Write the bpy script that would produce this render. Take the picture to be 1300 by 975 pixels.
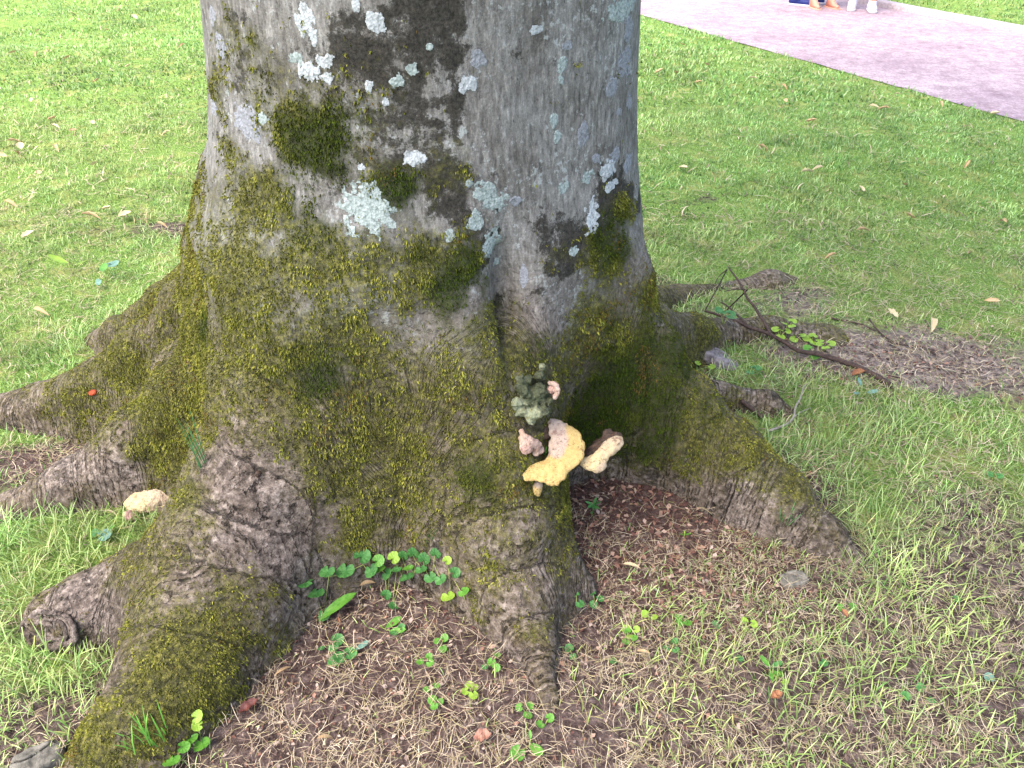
import bpy, math, random
import numpy as np
from mathutils import Vector, Matrix

# ------------------------------------------------------------------ camera, sky, sun, exposure
sc = bpy.context.scene
for o in list(bpy.data.objects):
    bpy.data.objects.remove(o)
CAM_H, PITCH, FPX = 1.45, math.radians(36.0), 939.0
cam = bpy.data.objects.new('camera', bpy.data.cameras.new('camera'))
sc.collection.objects.link(cam)
cam.location = (0, 0, CAM_H)
cam.rotation_euler = (math.pi / 2 - PITCH, 0, 0)
cam.data.sensor_width = 36.0
cam.data.lens = FPX / 1300.0 * 36.0
cam.data.clip_start = 0.05
cam.data.clip_end = 2000.0
sc.camera = cam

SUN_EL, SUN_AZ = math.radians(62), math.radians(240)     # azimuth clockwise from +Y: high on the left
world = bpy.data.worlds.new('World')
sc.world = world
world.use_nodes = True
wn = world.node_tree
bg = wn.nodes['Background']
sky = wn.nodes.new('ShaderNodeTexSky')
sky.sky_type = 'NISHITA'
sky.sun_disc = False
sky.sun_elevation = SUN_EL
sky.sun_rotation = SUN_AZ
sky.air_density = 1.0
sky.dust_density = 4.0
sky.ozone_density = 0.6
wn.links.new(sky.outputs[0], bg.inputs[0])
bg.inputs[1].default_value = 0.12
sun = bpy.data.objects.new('sun', bpy.data.lights.new('sun', 'SUN'))
sc.collection.objects.link(sun)
sun.data.energy = 1.5
sun.data.angle = math.radians(70)
sun.data.color = (1.0, 0.95, 0.88)
sdir = Vector((math.sin(SUN_AZ) * math.cos(SUN_EL), math.cos(SUN_AZ) * math.cos(SUN_EL), math.sin(SUN_EL)))
sun.rotation_euler = sdir.to_track_quat('Z', 'Y').to_euler()
sun.location = (0, 0, 20)
sc.view_settings.view_transform = 'Standard'
sc.view_settings.look = 'None'
sc.view_settings.exposure = 2.52
sc.view_settings.gamma = 1.0
sc.view_settings.use_curve_mapping = False
sc.cycles.max_bounces = 6
sc.cycles.transparent_max_bounces = 4

rng = np.random.default_rng(11)
R = random.Random(5)


# ------------------------------------------------------------------ helpers
def lin(r, g, b):
    def f(c):
        c /= 255.0
        return c / 12.92 if c <= 0.04045 else ((c + 0.055) / 1.055) ** 2.4
    return np.array([f(r), f(g), f(b)])


def _hash(i, j, k, s):
    h = (i * 374761393 + j * 668265263 + k * 2147483647 + s * 1274126177) & 0xFFFFFFFF
    h = ((h ^ (h >> 13)) * 1274126177) & 0xFFFFFFFF
    h = ((h ^ (h >> 16)) * 2246822519) & 0xFFFFFFFF
    return ((h ^ (h >> 15)) & 0xFFFFFF) / float(0xFFFFFF)


def noise(P, s=0):
    """value noise in -1..1"""
    P = np.asarray(P, dtype=np.float64)
    I = np.floor(P).astype(np.int64)
    f = P - I
    f = f * f * f * (f * (f * 6 - 15) + 10)
    out = 0
    for dx in (0, 1):
        wx = f[..., 0] if dx else 1 - f[..., 0]
        for dy in (0, 1):
            wy = f[..., 1] if dy else 1 - f[..., 1]
            for dz in (0, 1):
                wz = f[..., 2] if dz else 1 - f[..., 2]
                out = out + wx * wy * wz * _hash(I[..., 0] + dx, I[..., 1] + dy, I[..., 2] + dz, s)
    return out * 2 - 1


def fbm(P, octv=3, s=0):
    P = np.asarray(P, dtype=np.float64)
    a, tot, out = 1.0, 0.0, 0
    for o in range(octv):
        out = out + a * noise(P * (2.03 ** o) + 17.3 * o, s + o)
        tot += a
        a *= 0.5
    return out / tot


def fbm2(x, y, sc_, octv=3, s=0):
    return fbm(np.stack([np.asarray(x) * sc_, np.asarray(y) * sc_, np.full(np.shape(x), 0.37 + s)], -1), octv, s)


def sstep(a, b, x):
    t = np.clip((x - a) / (b - a), 0, 1)
    return t * t * (3 - 2 * t)


def link(o, parent=None):
    sc.collection.objects.link(o)
    if parent is not None:
        o.parent = parent
    return o


def tag(o, label=None, cat=None, group=None, kind=None):
    if label: o['label'] = label
    if cat: o['category'] = cat
    if group: o['group'] = group
    if kind: o['kind'] = kind
    return o


def np_mesh(name, V, Fs, mat=None, attrs=None, color=None, smooth=True, normals=None):
    """V (n,3); Fs int array (m,3) or (m,4) or a list of such"""
    me = bpy.data.meshes.new(name)
    if not isinstance(Fs, list):
        Fs = [Fs]
    Fs = [np.asarray(f, dtype=np.int32) for f in Fs if len(f)]
    V = np.asarray(V, dtype=np.float32)
    me.vertices.add(len(V))
    me.vertices.foreach_set('co', V.ravel())
    nl = sum(f.size for f in Fs)
    npoly = sum(len(f) for f in Fs)
    me.loops.add(nl)
    me.polygons.add(npoly)
    me.loops.foreach_set('vertex_index', np.concatenate([f.ravel() for f in Fs]))
    starts, p = [], 0
    for f in Fs:
        starts.append(p + np.arange(len(f), dtype=np.int32) * f.shape[1])
        p += f.size
    me.polygons.foreach_set('loop_start', np.concatenate(starts))
    me.update(calc_edges=True)
    if smooth:
        me.polygons.foreach_set('use_smooth', np.ones(npoly, dtype=bool))
    for k, v in (attrs or {}).items():
        a = me.attributes.new(k, 'FLOAT', 'POINT')
        a.data.foreach_set('value', np.asarray(v, dtype=np.float32))
    if color is not None:
        a = me.attributes.new('tint', 'FLOAT_COLOR', 'POINT')
        c = np.ones((len(V), 4), dtype=np.float32)
        c[:, :3] = color
        a.data.foreach_set('color', c.ravel())
    if normals is not None:
        me.normals_split_custom_set_from_vertices([tuple(n) for n in normals])
    if mat is not None:
        me.materials.append(mat)
    me.validate()
    return me


def mobj(name, me, parent=None, loc=(0, 0, 0)):
    o = bpy.data.objects.new(name, me)
    o.location = loc
    return link(o, parent)


def empty(name, loc, rz=0.0):
    o = bpy.data.objects.new(name, None)
    o.empty_display_size = 0.05
    o.location = loc
    o.rotation_euler = (0, 0, rz)
    return link(o)


# pixel (of the 1300 x 975 photograph) -> ray
def ray(px, py):
    a, b = (px - 650) / FPX, (487.5 - py) / FPX
    d = np.array([a, math.cos(PITCH) + b * math.sin(PITCH), -math.sin(PITCH) + b * math.cos(PITCH)])
    return d / np.linalg.norm(d)


ORG = np.array([0, 0, CAM_H])
PN = np.array([0.887, 0.462]); PN = PN / np.linalg.norm(PN)      # across the path
PNEAR, PFAR = 5.21, 7.83


def gh(x, y):
    x = np.asarray(x, dtype=np.float64); y = np.asarray(y, dtype=np.float64)
    s = x * PN[0] + y * PN[1]
    onpath = sstep(PNEAR - 0.7, PNEAR - 0.1, s) * (1 - sstep(PFAR + 0.1, PFAR + 0.7, s))
    under = sstep(PNEAR + 0.05, PNEAR + 0.4, s) * (1 - sstep(PFAR - 0.1, PFAR + 0.1, s))
    r = np.hypot(x + 0.16, y - 1.75)
    z = 0.035 * fbm2(x, y, 0.9, 2, 3) * sstep(0.9, 2.5, r) + 0.011 * fbm2(x, y, 5.5, 3, 4)
    z = z + 0.03 * np.exp(-((x - 0.33) ** 2 + (y - 1.45) ** 2) / 0.09)       # soil banked up in the hollow
    z = z + 0.035 * np.exp(-((x + 1.05) ** 2 + (y - 1.36) ** 2) / 0.05)
    fade = 1 - sstep(9, 14, np.hypot(x, y))
    return z * (1 - onpath) * fade - 0.02 * under


def gpix(px, py, up=0.0):
    d = ray(px, py)
    z = 0.0
    for _ in range(6):
        t = (z + up - CAM_H) / d[2]
        p = ORG + d * t
        z = float(gh(p[0], p[1]))
    return np.array([p[0], p[1], z])


# ------------------------------------------------------------------ materials
def new_mat(name):
    m = bpy.data.materials.new(name)
    m.use_nodes = True
    nt = m.node_tree
    return m, nt, nt.nodes['Principled BSDF']


class G:
    """small node helper"""
    def __init__(self, nt): self.nt = nt
    def n(self, t, **kw):
        x = self.nt.nodes.new(t)
        for k, v in kw.items(): setattr(x, k, v)
        return x
    def l(self, a, b): self.nt.links.new(a, b)
    def coord(self, scale=(1, 1, 1), out='Object'):
        tc = self.n('ShaderNodeTexCoord'); mp = self.n('ShaderNodeMapping')
        mp.inputs['Scale'].default_value = scale
        self.l(tc.outputs[out], mp.inputs[0]); return mp.outputs[0]
    def noise(self, vec, scale, detail=4, rough=0.55, dist=0.0):
        x = self.n('ShaderNodeTexNoise')
        x.inputs['Scale'].default_value = scale; x.inputs['Detail'].default_value = detail
        x.inputs['Roughness'].default_value = rough; x.inputs['Distortion'].default_value = dist
        self.l(vec, x.inputs['Vector']); return x.outputs[0]
    def vor(self, vec, scale, feature='F1', out=0, rnd=1.0):
        x = self.n('ShaderNodeTexVoronoi', feature=feature)
        x.inputs['Scale'].default_value = scale; x.inputs['Randomness'].default_value = rnd
        self.l(vec, x.inputs['Vector']); return x.outputs[out]
    def ramp(self, fac, stops, interp='LINEAR'):
        x = self.n('ShaderNodeValToRGB'); cr = x.color_ramp; cr.interpolation = interp
        while len(cr.elements) < len(stops): cr.elements.new(0.5)
        for e, (p, c) in zip(cr.elements, stops):
            e.position = p
            e.color = (c, c, c, 1) if not hasattr(c, '__len__') else (c[0], c[1], c[2], 1)
        self.l(fac, x.inputs[0]); return x.outputs[0]
    def mix(self, fac, a, b, mode='MIX'):
        x = self.n('ShaderNodeMix', data_type='RGBA', blend_type=mode)
        for s, v in ((x.inputs[0], fac), (x.inputs[6], a), (x.inputs[7], b)):
            if isinstance(v, (int, float)): s.default_value = v
            elif hasattr(v, '__len__'): s.default_value = (v[0], v[1], v[2], 1)
            else: self.l(v, s)
        return x.outputs[2]
    def math(self, op, a, b=None, clamp=False):
        x = self.n('ShaderNodeMath', operation=op, use_clamp=clamp)
        for s, v in ((x.inputs[0], a), (x.inputs[1], b)):
            if v is None: continue
            if isinstance(v, (int, float)): s.default_value = v
            else: self.l(v, s)
        return x.outputs[0]
    def attr(self, name, out='Fac'):
        x = self.n('ShaderNodeAttribute', attribute_name=name); return x.outputs[out]
    def bump(self, h, strength, dist, nrm=None):
        x = self.n('ShaderNodeBump'); x.inputs['Strength'].default_value = strength; x.inputs['Distance'].default_value = dist
        self.l(h, x.inputs['Height'])
        if nrm is not None: self.l(nrm, x.inputs['Normal'])
        return x.outputs[0]


def leafy_mat(name, trans=0.3, rough=0.5, spec=0.3, base=None, vary=None):
    """two-sided blade or leaf; colour from the 'tint' attribute or fixed"""
    m, nt, p = new_mat(name); g = G(nt)
    if base is None:
        col = g.attr('tint', 'Color')
    else:
        nz = g.noise(g.coord(), 60, 3)
        col = g.mix(g.ramp(nz, [(0.3, 0.0), (0.7, 1.0)]), base, vary if vary is not None else [c * 0.7 for c in base])
    g.l(col, p.inputs['Base Color'])
    p.inputs['Roughness'].default_value = rough
    p.inputs['Specular IOR Level'].default_value = spec
    if trans > 0:
        t = g.n('ShaderNodeBsdfTranslucent'); g.l(col, t.inputs[0])
        mx = g.n('ShaderNodeMixShader'); mx.inputs[0].default_value = trans
        g.l(p.outputs[0], mx.inputs[1]); g.l(t.outputs[0], mx.inputs[2])
        g.l(mx.outputs[0], nt.nodes['Material Output'].inputs['Surface'])
    return m


M_BLADE = leafy_mat('grass_blade', 0.3, 0.5, 0.25)
M_STRAW = leafy_mat('straw', 0.1, 0.7, 0.15)
M_MOSS = leafy_mat('moss_sprig', 0.12, 0.9, 0.05)
M_LITTER = leafy_mat('litter_flake', 0.05, 0.8, 0.15)
M_CROWN = leafy_mat('crown_leaf', 0.3, 0.5, 0.2, base=(0.05, 0.12, 0.02), vary=(0.03, 0.075, 0.012))


def bark_material():
    m, nt, p = new_mat('beech_bark'); g = G(nt)
    c = g.coord()
    cs = g.coord((1, 1, 0.22))
    moss, black, dark, up, along = (g.attr(k) for k in ('moss', 'black', 'darkmoss', 'upper', 'along'))
    streak = g.math('ADD', g.math('MULTIPLY', g.noise(g.coord((1, 1, 0.3)), 110, 5, 0.7), 0.72), g.math('MULTIPLY', g.noise(g.coord((0.8, 0.8, 1.2)), 210, 4, 0.7), 0.28))
    grain = g.noise(c, 260, 4, 0.7)
    blotch = g.noise(c, 11, 5, 0.6)
    # upper smooth grey bark, lower brown purple rough bark
    upc = g.ramp(streak, [(0.3, lin(52, 51, 50)), (0.42, lin(98, 96, 94)), (0.55, lin(126, 124, 122)), (0.7, lin(166, 164, 161))])
    loc_ = g.ramp(g.noise(c, 70, 6, 0.7), [(0.30, lin(38, 34, 33)), (0.43, lin(90, 83, 80)), (0.55, lin(124, 116, 113)), (0.7, lin(172, 164, 160))])
    col = g.mix(up, loc_, upc)
    tone = g.ramp(blotch, [(0.3, lin(178, 172, 166)), (0.5, lin(234, 231, 229)), (0.72, lin(255, 255, 255))])
    col = g.mix(1.0, col, tone, 'MULTIPLY')
    # wrinkles that run across the roots
    cmb = g.n('ShaderNodeCombineXYZ')
    wob = g.noise(c, 9, 3)
    ph = g.math('ADD', g.math('MULTIPLY', along, 88.0), g.math('MULTIPLY', wob, 3.5))
    g.l(ph, cmb.inputs[0])
    g.l(g.math('MULTIPLY', g.noise(c, 30, 3), 3.0), cmb.inputs[1])
    g.l(g.math('MULTIPLY', g.noise(c, 55, 2), 1.6), cmb.inputs[2])
    wr = g.noise(cmb.outputs[0], 1.5, 2, 0.6)
    wrk = g.ramp(wr, [(0.30, 0.0), (0.46, 1.0)])
    # green algal film on the lower bark
    film = g.ramp(g.noise(c, 24, 6, 0.7), [(0.36, 0.15), (0.62, 0.8)])
    film = g.math('MULTIPLY', film, g.math('SUBTRACT', 1.0, g.attr('bare')))
    film = g.math('MULTIPLY', film, g.math('SUBTRACT', 1.0, up))
    film = g.math('MULTIPLY', film, g.ramp(wr, [(0.42, 1.0), (0.62, 0.3)]))
    col = g.mix(film, col, g.ramp(g.noise(c, 110, 5, .7), [(.35, lin(44, 38, 22)), (.65, lin(104, 96, 56))]))
    low = g.math('SUBTRACT', 1.0, up)
    wcol = g.mix(wrk, lin(92, 84, 80), (1, 1, 1))
    col = g.mix(low, col, g.mix(1.0, col, wcol, 'MULTIPLY'))
    # fine creases lying across the roots
    sn = g.math('SINE', g.math('ADD', g.math('MULTIPLY', along, 400.0), g.math('MULTIPLY', g.noise(c, 14, 4, .6), 14.0)))
    crs = g.math('MULTIPLY', g.ramp(sn, [(0.55, 0.0), (0.95, 1.0)]), g.ramp(g.noise(c, 22, 3), [(0.40, 0.0), (0.58, 1.0)]))
    crs = g.math('MULTIPLY', crs, low)
    col = g.mix(low, col, g.mix(1.0, col, (1.0, 0.945, 0.88), 'MULTIPLY'))
    col = g.mix(g.math('MULTIPLY', crs, 0.6), col, lin(40, 33, 29))
    # dark pores and specks
    vor = g.vor(g.coord((1, 1, 0.6)), 85)
    speck = g.ramp(g.math('ADD', vor, g.math('MULTIPLY', g.noise(c, 40, 3), 0.5)), [(0.24, 0.35), (0.34, 1.0)])
    col = g.mix(1.0, col, speck, 'MULTIPLY')
    # pale crust flecks too small to build
    fl = g.math('ADD', g.noise(c, 75, 5, 0.7), g.math('MULTIPLY', g.math('SUBTRACT', g.noise(c, 7, 3), 0.5), 0.5))
    col = g.mix(g.math('MULTIPLY', g.ramp(fl, [(0.60, 0.0), (0.68, 0.75)]), up), col, lin(152, 156, 156))
    # sooty black crust, plus shade painted into the cleft and hollow
    bn = g.math('ADD', g.math('MULTIPLY', black, 1.02), g.math('MULTIPLY', g.math('SUBTRACT', g.noise(c, 38, 8, 0.78), 0.5), 3.2))
    col = g.mix(g.ramp(bn, [(0.42, 0.0), (0.60, 0.8), (0.85, 0.96)]), col, g.ramp(g.noise(c, 160, 4, .7), [(.35, lin(18, 17, 15)), (.7, lin(62, 58, 52))]))
    # base layer of moss under the sprigs
    mn = g.math('ADD', moss, g.math('MULTIPLY', g.math('SUBTRACT', g.noise(c, 60, 5, 0.7), 0.5), 1.1))
    mcol = g.mix(dark, g.ramp(g.noise(c, 85, 7, .72), [(0.34, lin(22, 24, 10)), (0.5, lin(62, 62, 26)), (0.66, lin(112, 108, 48))]),
                 g.ramp(g.noise(c, 120, 4), [(0.3, lin(18, 22, 7)), (0.7, lin(50, 58, 20))]))
    col = g.mix(g.ramp(mn, [(0.22, 0.0), (0.55, 0.55), (0.8, 0.92)]), col, mcol)
    g.l(col, p.inputs['Base Color'])
    p.inputs['Roughness'].default_value = 0.88
    p.inputs['Specular IOR Level'].default_value = 0.2
    h = g.math('ADD', g.math('MULTIPLY', streak, 0.7), g.math('MULTIPLY', grain, 0.35))
    n1 = g.bump(h, 0.9, 0.006)
    h2 = g.math('ADD', g.math('MULTIPLY', g.math('MULTIPLY', wrk, low), 1.0), g.math('MULTIPLY', g.noise(c, 70, 6, 0.7), g.math('MULTIPLY', low, 1.1)))
    n2 = g.bump(g.math('SUBTRACT', h2, g.math('MULTIPLY', crs, 0.8)), 1.0, 0.0045, n1)
    g.l(n2, p.inputs['Normal'])
    return m


M_BARK = bark_material()


def lichen_material(name, a, b, cdark):
    m, nt, p = new_mat(name); g = G(nt); c = g.coord()
    v = g.vor(c, 190)
    nz = g.noise(c, 140, 4, 0.7)
    a, b, cdark = np.asarray(a) * .8, np.asarray(b) * .8, np.asarray(cdark) * .7
    col = g.ramp(nz, [(0.3, a), (0.62, b)])
    col = g.mix(g.ramp(v, [(0.55, 0.0), (0.85, 0.55)]), col, cdark)
    g.l(col, p.inputs['Base Color']); p.inputs['Roughness'].default_value = 0.95
    p.inputs['Specular IOR Level'].default_value = 0.1
    g.l(g.bump(g.math('ADD', v, nz), 0.6, 0.002), p.inputs['Normal'])
    return m


M_LICHEN = [lichen_material('lichen_white', lin(146, 150, 154), lin(186, 190, 194), lin(96, 98, 96)),
            lichen_material('lichen_mint', lin(122, 134, 132), lin(166, 175, 174), lin(78, 90, 84)),
            lichen_material('lichen_grey', lin(120, 121, 126), lin(148, 150, 158), lin(98, 97, 96))]


def ground_material():
    m, nt, p = new_mat('lawn_soil'); g = G(nt); c = g.coord()
    lawn, red = g.attr('lawn'), g.attr('litter')
    n1 = g.noise(c, 38, 6, 0.7); n2 = g.noise(c, 150, 5, 0.7); n3 = g.noise(c, 7, 4)
    soil = g.ramp(n1, [(0.32, lin(30, 24, 23)), (0.46, lin(74, 62, 59)), (0.58, lin(104, 90, 86)), (0.72, lin(146, 130, 124))])
    soil = g.mix(g.math('MULTIPLY', red, 0.6), soil, g.ramp(n2, [(0.3, lin(44, 32, 29)), (0.7, lin(112, 84, 74))]))
    soil = g.mix(g.ramp(n2, [(0.58, 0.0), (0.75, 0.6)]), soil, lin(176, 158, 140))
    pale = g.attr('pale')
    soil = g.mix(pale, soil, g.ramp(n1, [(0.3, lin(66, 57, 53)), (0.5, lin(126, 113, 106)), (0.7, lin(172, 158, 148))]))
    turf = g.ramp(n2, [(0.3, lin(56, 76, 30)), (0.5, lin(100, 128, 58)), (0.7, lin(150, 168, 98))])
    turf = g.mix(g.ramp(n3, [(0.5, 0.0), (0.7, 0.5)]), turf, lin(160, 150, 96))
    fac = g.math('ADD', lawn, g.math('MULTIPLY', g.math('SUBTRACT', n1, 0.5), 1.0), True)
    col = g.mix(g.ramp(fac, [(0.35, 0.0), (0.65, 1.0)]), soil, turf)
    g.l(col, p.inputs['Base Color']); p.inputs['Roughness'].default_value = 0.95
    p.inputs['Specular IOR Level'].default_value = 0.1
    g.l(g.bump(g.math('ADD', n1, g.math('MULTIPLY', n2, 0.5)), 1.0, 0.02), p.inputs['Normal'])
    return m


def path_material():
    m, nt, p = new_mat('pink_gravel'); g = G(nt); c = g.coord()
    n1 = g.noise(c, 55, 8, 0.8); n2 = g.noise(c, 1.3, 4, 0.6); n3 = g.noise(c, 9, 6, 0.75)
    col = g.ramp(n1, [(0.3, lin(108, 95, 98)), (0.5, lin(152, 137, 142)), (0.7, lin(188, 174, 177))])
    col = g.mix(1.0, col, g.ramp(n2, [(0.35, lin(222, 214, 222)), (0.65, (1, 1, 1))]), 'MULTIPLY')
    col = g.mix(1.0, col, g.ramp(n3, [(0.35, lin(206, 196, 200)), (0.6, (1, 1, 1))]), 'MULTIPLY')
    g.l(col, p.inputs['Base Color']); p.inputs['Roughness'].default_value = 0.95
    g.l(g.bump(n1, 0.8, 0.01), p.inputs['Normal'])
    return m


def simple_mat(name, a, b, scale=60, rough=0.7, bump=0.3, dist=0.003, spec=0.3):
    m, nt, p = new_mat(name); g = G(nt); c = g.coord()
    nz = g.noise(c, scale, 5, 0.65)
    g.l(g.ramp(nz, [(0.3, a), (0.7, b)]), p.inputs['Base Color'])
    p.inputs['Roughness'].default_value = rough
    p.inputs['Specular IOR Level'].default_value = spec
    if bump: g.l(g.bump(nz, bump, dist), p.inputs['Normal'])
    return m


# ------------------------------------------------------------------ signed-distance modelling
def smin(a, b, k):
    h = np.maximum(k - np.abs(a - b), 0) / k
    return np.minimum(a, b) - h * h * k * 0.25


def capsule(P, a, b, ra, rb):
    a = np.asarray(a, float); b = np.asarray(b, float)
    ab = b - a
    t = np.clip(((P - a) @ ab) / max(ab @ ab, 1e-12), 0, 1)
    return np.linalg.norm(P - a - t[:, None] * ab, axis=1) - (ra + (rb - ra) * t)


def ellipsoid(P, c, r):
    r = np.asarray(r, float)
    q = (P - np.asarray(c)) / r
    k0 = np.linalg.norm(q, axis=1)
    k1 = np.linalg.norm(q / r, axis=1)
    return np.where(k1 > 1e-9, k0 * (k0 - 1) / np.maximum(k1, 1e-9), -r.min())


CORN = np.array([(i, j, k) for i in (0, 1) for j in (0, 1) for k in (0, 1)])
EDG = [(a, b) for a in range(8) for b in range(a + 1, 8) if np.abs(CORN[a] - CORN[b]).sum() == 1]


def sdf_mesh(f, lo, hi, h, blk=4):
    """naive surface nets of f(P)=0, only evaluated finely near the surface"""
    lo = np.asarray(lo, float); hi = np.asarray(hi, float)
    nb = np.ceil((hi - lo) / (h * blk)).astype(int)
    N = nb * blk
    bc = np.stack(np.meshgrid(*[(np.arange(n) + 0.5) * blk * h for n in nb], indexing='ij'), -1).reshape(-1, 3) + lo - 0.5 * h
    cd = f(bc)
    vals = np.repeat(np.repeat(np.repeat(cd.reshape(nb), blk, 0), blk, 1), blk, 2).astype(np.float32)
    near = np.nonzero(np.abs(cd) < blk * h * 1.25)[0]
    off = np.stack(np.meshgrid(*[np.arange(blk)] * 3, indexing='ij'), -1).reshape(-1, 3)
    bi = np.stack(np.unravel_index(near, nb), -1) * blk
    idx = (bi[:, None, :] + off[None]).reshape(-1, 3)
    out = np.empty(len(idx))
    for s in range(0, len(idx), 400000):
        out[s:s + 400000] = f(idx[s:s + 400000] * h + lo)
    vals[idx[:, 0], idx[:, 1], idx[:, 2]] = out
    ins = vals < 0
    cnt = np.zeros(N - 1, dtype=np.int8)
    for c in CORN:
        cnt += ins[c[0]:N[0] - 1 + c[0], c[1]:N[1] - 1 + c[1], c[2]:N[2] - 1 + c[2]]
    act = np.stack(np.nonzero((cnt > 0) & (cnt < 8)), -1)
    cv = np.stack([vals[act[:, 0] + c[0], act[:, 1] + c[1], act[:, 2] + c[2]] for c in CORN], 1).astype(np.float64)
    pos = np.zeros((len(act), 3)); num = np.zeros(len(act))
    for a, b in EDG:
        mk = (cv[:, a] < 0) != (cv[:, b] < 0)
        t = np.where(mk, cv[:, a] / np.where(mk, cv[:, a] - cv[:, b], 1), 0)
        pos += np.where(mk[:, None], CORN[a] + t[:, None] * (CORN[b] - CORN[a]), 0)
        num += mk
    V = (act + pos / num[:, None]) * h + lo
    ids = np.full(N - 1, -1, dtype=np.int64)
    ids[act[:, 0], act[:, 1], act[:, 2]] = np.arange(len(act))
    quads = []
    for ax in range(3):
        u, w = (ax + 1) % 3, (ax + 2) % 3
        sl0 = [slice(None)] * 3; sl1 = [slice(None)] * 3
        sl0[ax] = slice(0, -1); sl1[ax] = slice(1, None)
        e = np.stack(np.nonzero(ins[tuple(sl0)] != ins[tuple(sl1)]), -1)
        e = e[(e[:, u] > 0) & (e[:, w] > 0) & (e[:, u] < N[u] - 1) & (e[:, w] < N[w] - 1)]
        if not len(e): continue
        q = []
        for du, dw in ((-1, -1), (0, -1), (0, 0), (-1, 0)):
            c = e.copy(); c[:, u] += du; c[:, w] += dw
            q.append(ids[c[:, 0], c[:, 1], c[:, 2]])
        q = np.stack(q, 1)
        flip = ~ins[e[:, 0], e[:, 1], e[:, 2]]
        q[flip] = q[flip][:, ::-1]
        quads.append(q)
    Q = np.concatenate(quads)
    return V, Q[(Q >= 0).all(1)]


def vnormals(V, Q):
    n = np.cross(V[Q[:, 2]] - V[Q[:, 0]], V[Q[:, 3]] - V[Q[:, 1]])
    N = np.zeros_like(V)
    for k in range(4):
        np.add.at(N, Q[:, k], n)
    return N / np.maximum(np.linalg.norm(N, axis=1), 1e-12)[:, None]


# ------------------------------------------------------------------ the tree's shape
TX, TY = -0.165, 1.76
# each root: ridge points (x, y, z of the ridge, radius); below the ridge the flank widens to the ground
ROOTS = {
    'A': [(-0.38, 1.51, 0.95, .09), (-0.45, 1.45, 0.73, .13), (-0.53, 1.38, 0.53, .17), (-0.60, 1.30, 0.38, .19), (-0.65, 1.19, 0.285, .19), (-0.675, 1.06, 0.22, .175), (-0.70, 0.92, 0.155, .14), (-0.75, 0.80, 0.095, .115), (-0.81, 0.68, 0.03, .09), (-0.87, 0.56, -0.04, .06)],
    'A2': [(-0.70, 1.13, 0.19, .13), (-0.86, 1.11, 0.145, .10), (-0.97, 1.075, 0.115, .08), (-1.04, 1.055, 0.095, .066)],
    'B': [(-0.09, 1.44, 0.84, .08), (-0.065, 1.36, 0.62, .11), (-0.04, 1.285, 0.44, .12), (-0.015, 1.20, 0.28, .12), (0.02, 1.10, 0.16, .09), (0.05, 0.985, 0.07, .042), (0.078, 0.87, 0.016, .016), (0.09, 0.82, -0.02, .010)],
    'B2': [(0.00, 1.24, 0.20, .10), (0.09, 1.19, 0.115, .085), (0.16, 1.165, 0.05, .065), (0.22, 1.15, -0.02, .04)],
    'C': [(0.17, 1.64, 0.88, .07), (0.26, 1.62, 0.66, .08), (0.355, 1.59, 0.48, .085), (0.46, 1.55, 0.34, .09), (0.58, 1.49, 0.235, .095), (0.70, 1.40, 0.14, .09), (0.79, 1.31, 0.07, .068), (0.87, 1.23, 0.01, .045), (0.93, 1.17, -0.05, .025)],
    'D2': [(-0.57, 1.76, 1.06, .08), (-0.65, 1.75, 0.86, .09), (-0.75, 1.75, 0.69, .09), (-0.88, 1.76, 0.52, .085), (-1.04, 1.78, 0.37, .085), (-1.24, 1.80, 0.22, .08), (-1.45, 1.82, 0.115, .072), (-1.75, 1.86, 0.02, .06), (-2.0, 1.84, -0.06, .04)],
    'D1': [(-0.56, 1.86, 0.92, .07), (-0.68, 1.90, 0.74, .075), (-0.87, 1.97, 0.54, .075), (-1.10, 2.07, 0.34, .072), (-1.36, 2.19, 0.14, .066), (-1.60, 2.34, -0.03, .05)],
    'D3': [(-0.51, 1.65, 0.92, .08), (-0.60, 1.625, 0.68, .09), (-0.72, 1.60, 0.52, .095), (-0.86, 1.57, 0.37, .10), (-1.01, 1.53, 0.235, .095), (-1.18, 1.47, 0.12, .08), (-1.35, 1.42, 0.045, .058), (-1.55, 1.36, -0.02, .05)],
    'E1': [(0.16, 1.88, 0.60, .08), (0.30, 1.98, 0.40, .08), (0.46, 2.09, 0.25, .075), (0.62, 2.20, 0.14, .07), (0.76, 2.29, 0.06, .06), (0.95, 2.34, 0.045, .07), (1.16, 2.30, 0.03, .07), (1.30, 2.24, -.06, .04)],
    'E2': [(0.22, 1.78, 0.50, .08), (0.36, 1.83, 0.26, .075), (0.50, 1.89, 0.13, .06), (0.66, 1.90, 0.065, .05), (0.82, 1.875, 0.045, .045), (0.92, 1.84, -0.02, .035)],
    'E3': [(0.10, 2.05, 0.50, .09), (0.38, 2.38, 0.18, .08), (0.66, 2.60, 0.03, .07), (0.90, 2.70, -0.01, .07), (1.08, 2.74, 0.03, .08), (1.30, 2.80, -0.05, .05)],
    'K1': [(-0.20, 2.05, 0.55, .10), (-0.25, 2.50, 0.20, .10), (-0.30, 2.95, 0.0, .07)],
    'K2': [(-0.45, 2.00, 0.50, .09), (-0.80, 2.45, 0.15, .09), (-1.05, 2.80, -0.02, .06)],
}
RNAMES = list(ROOTS)


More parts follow.
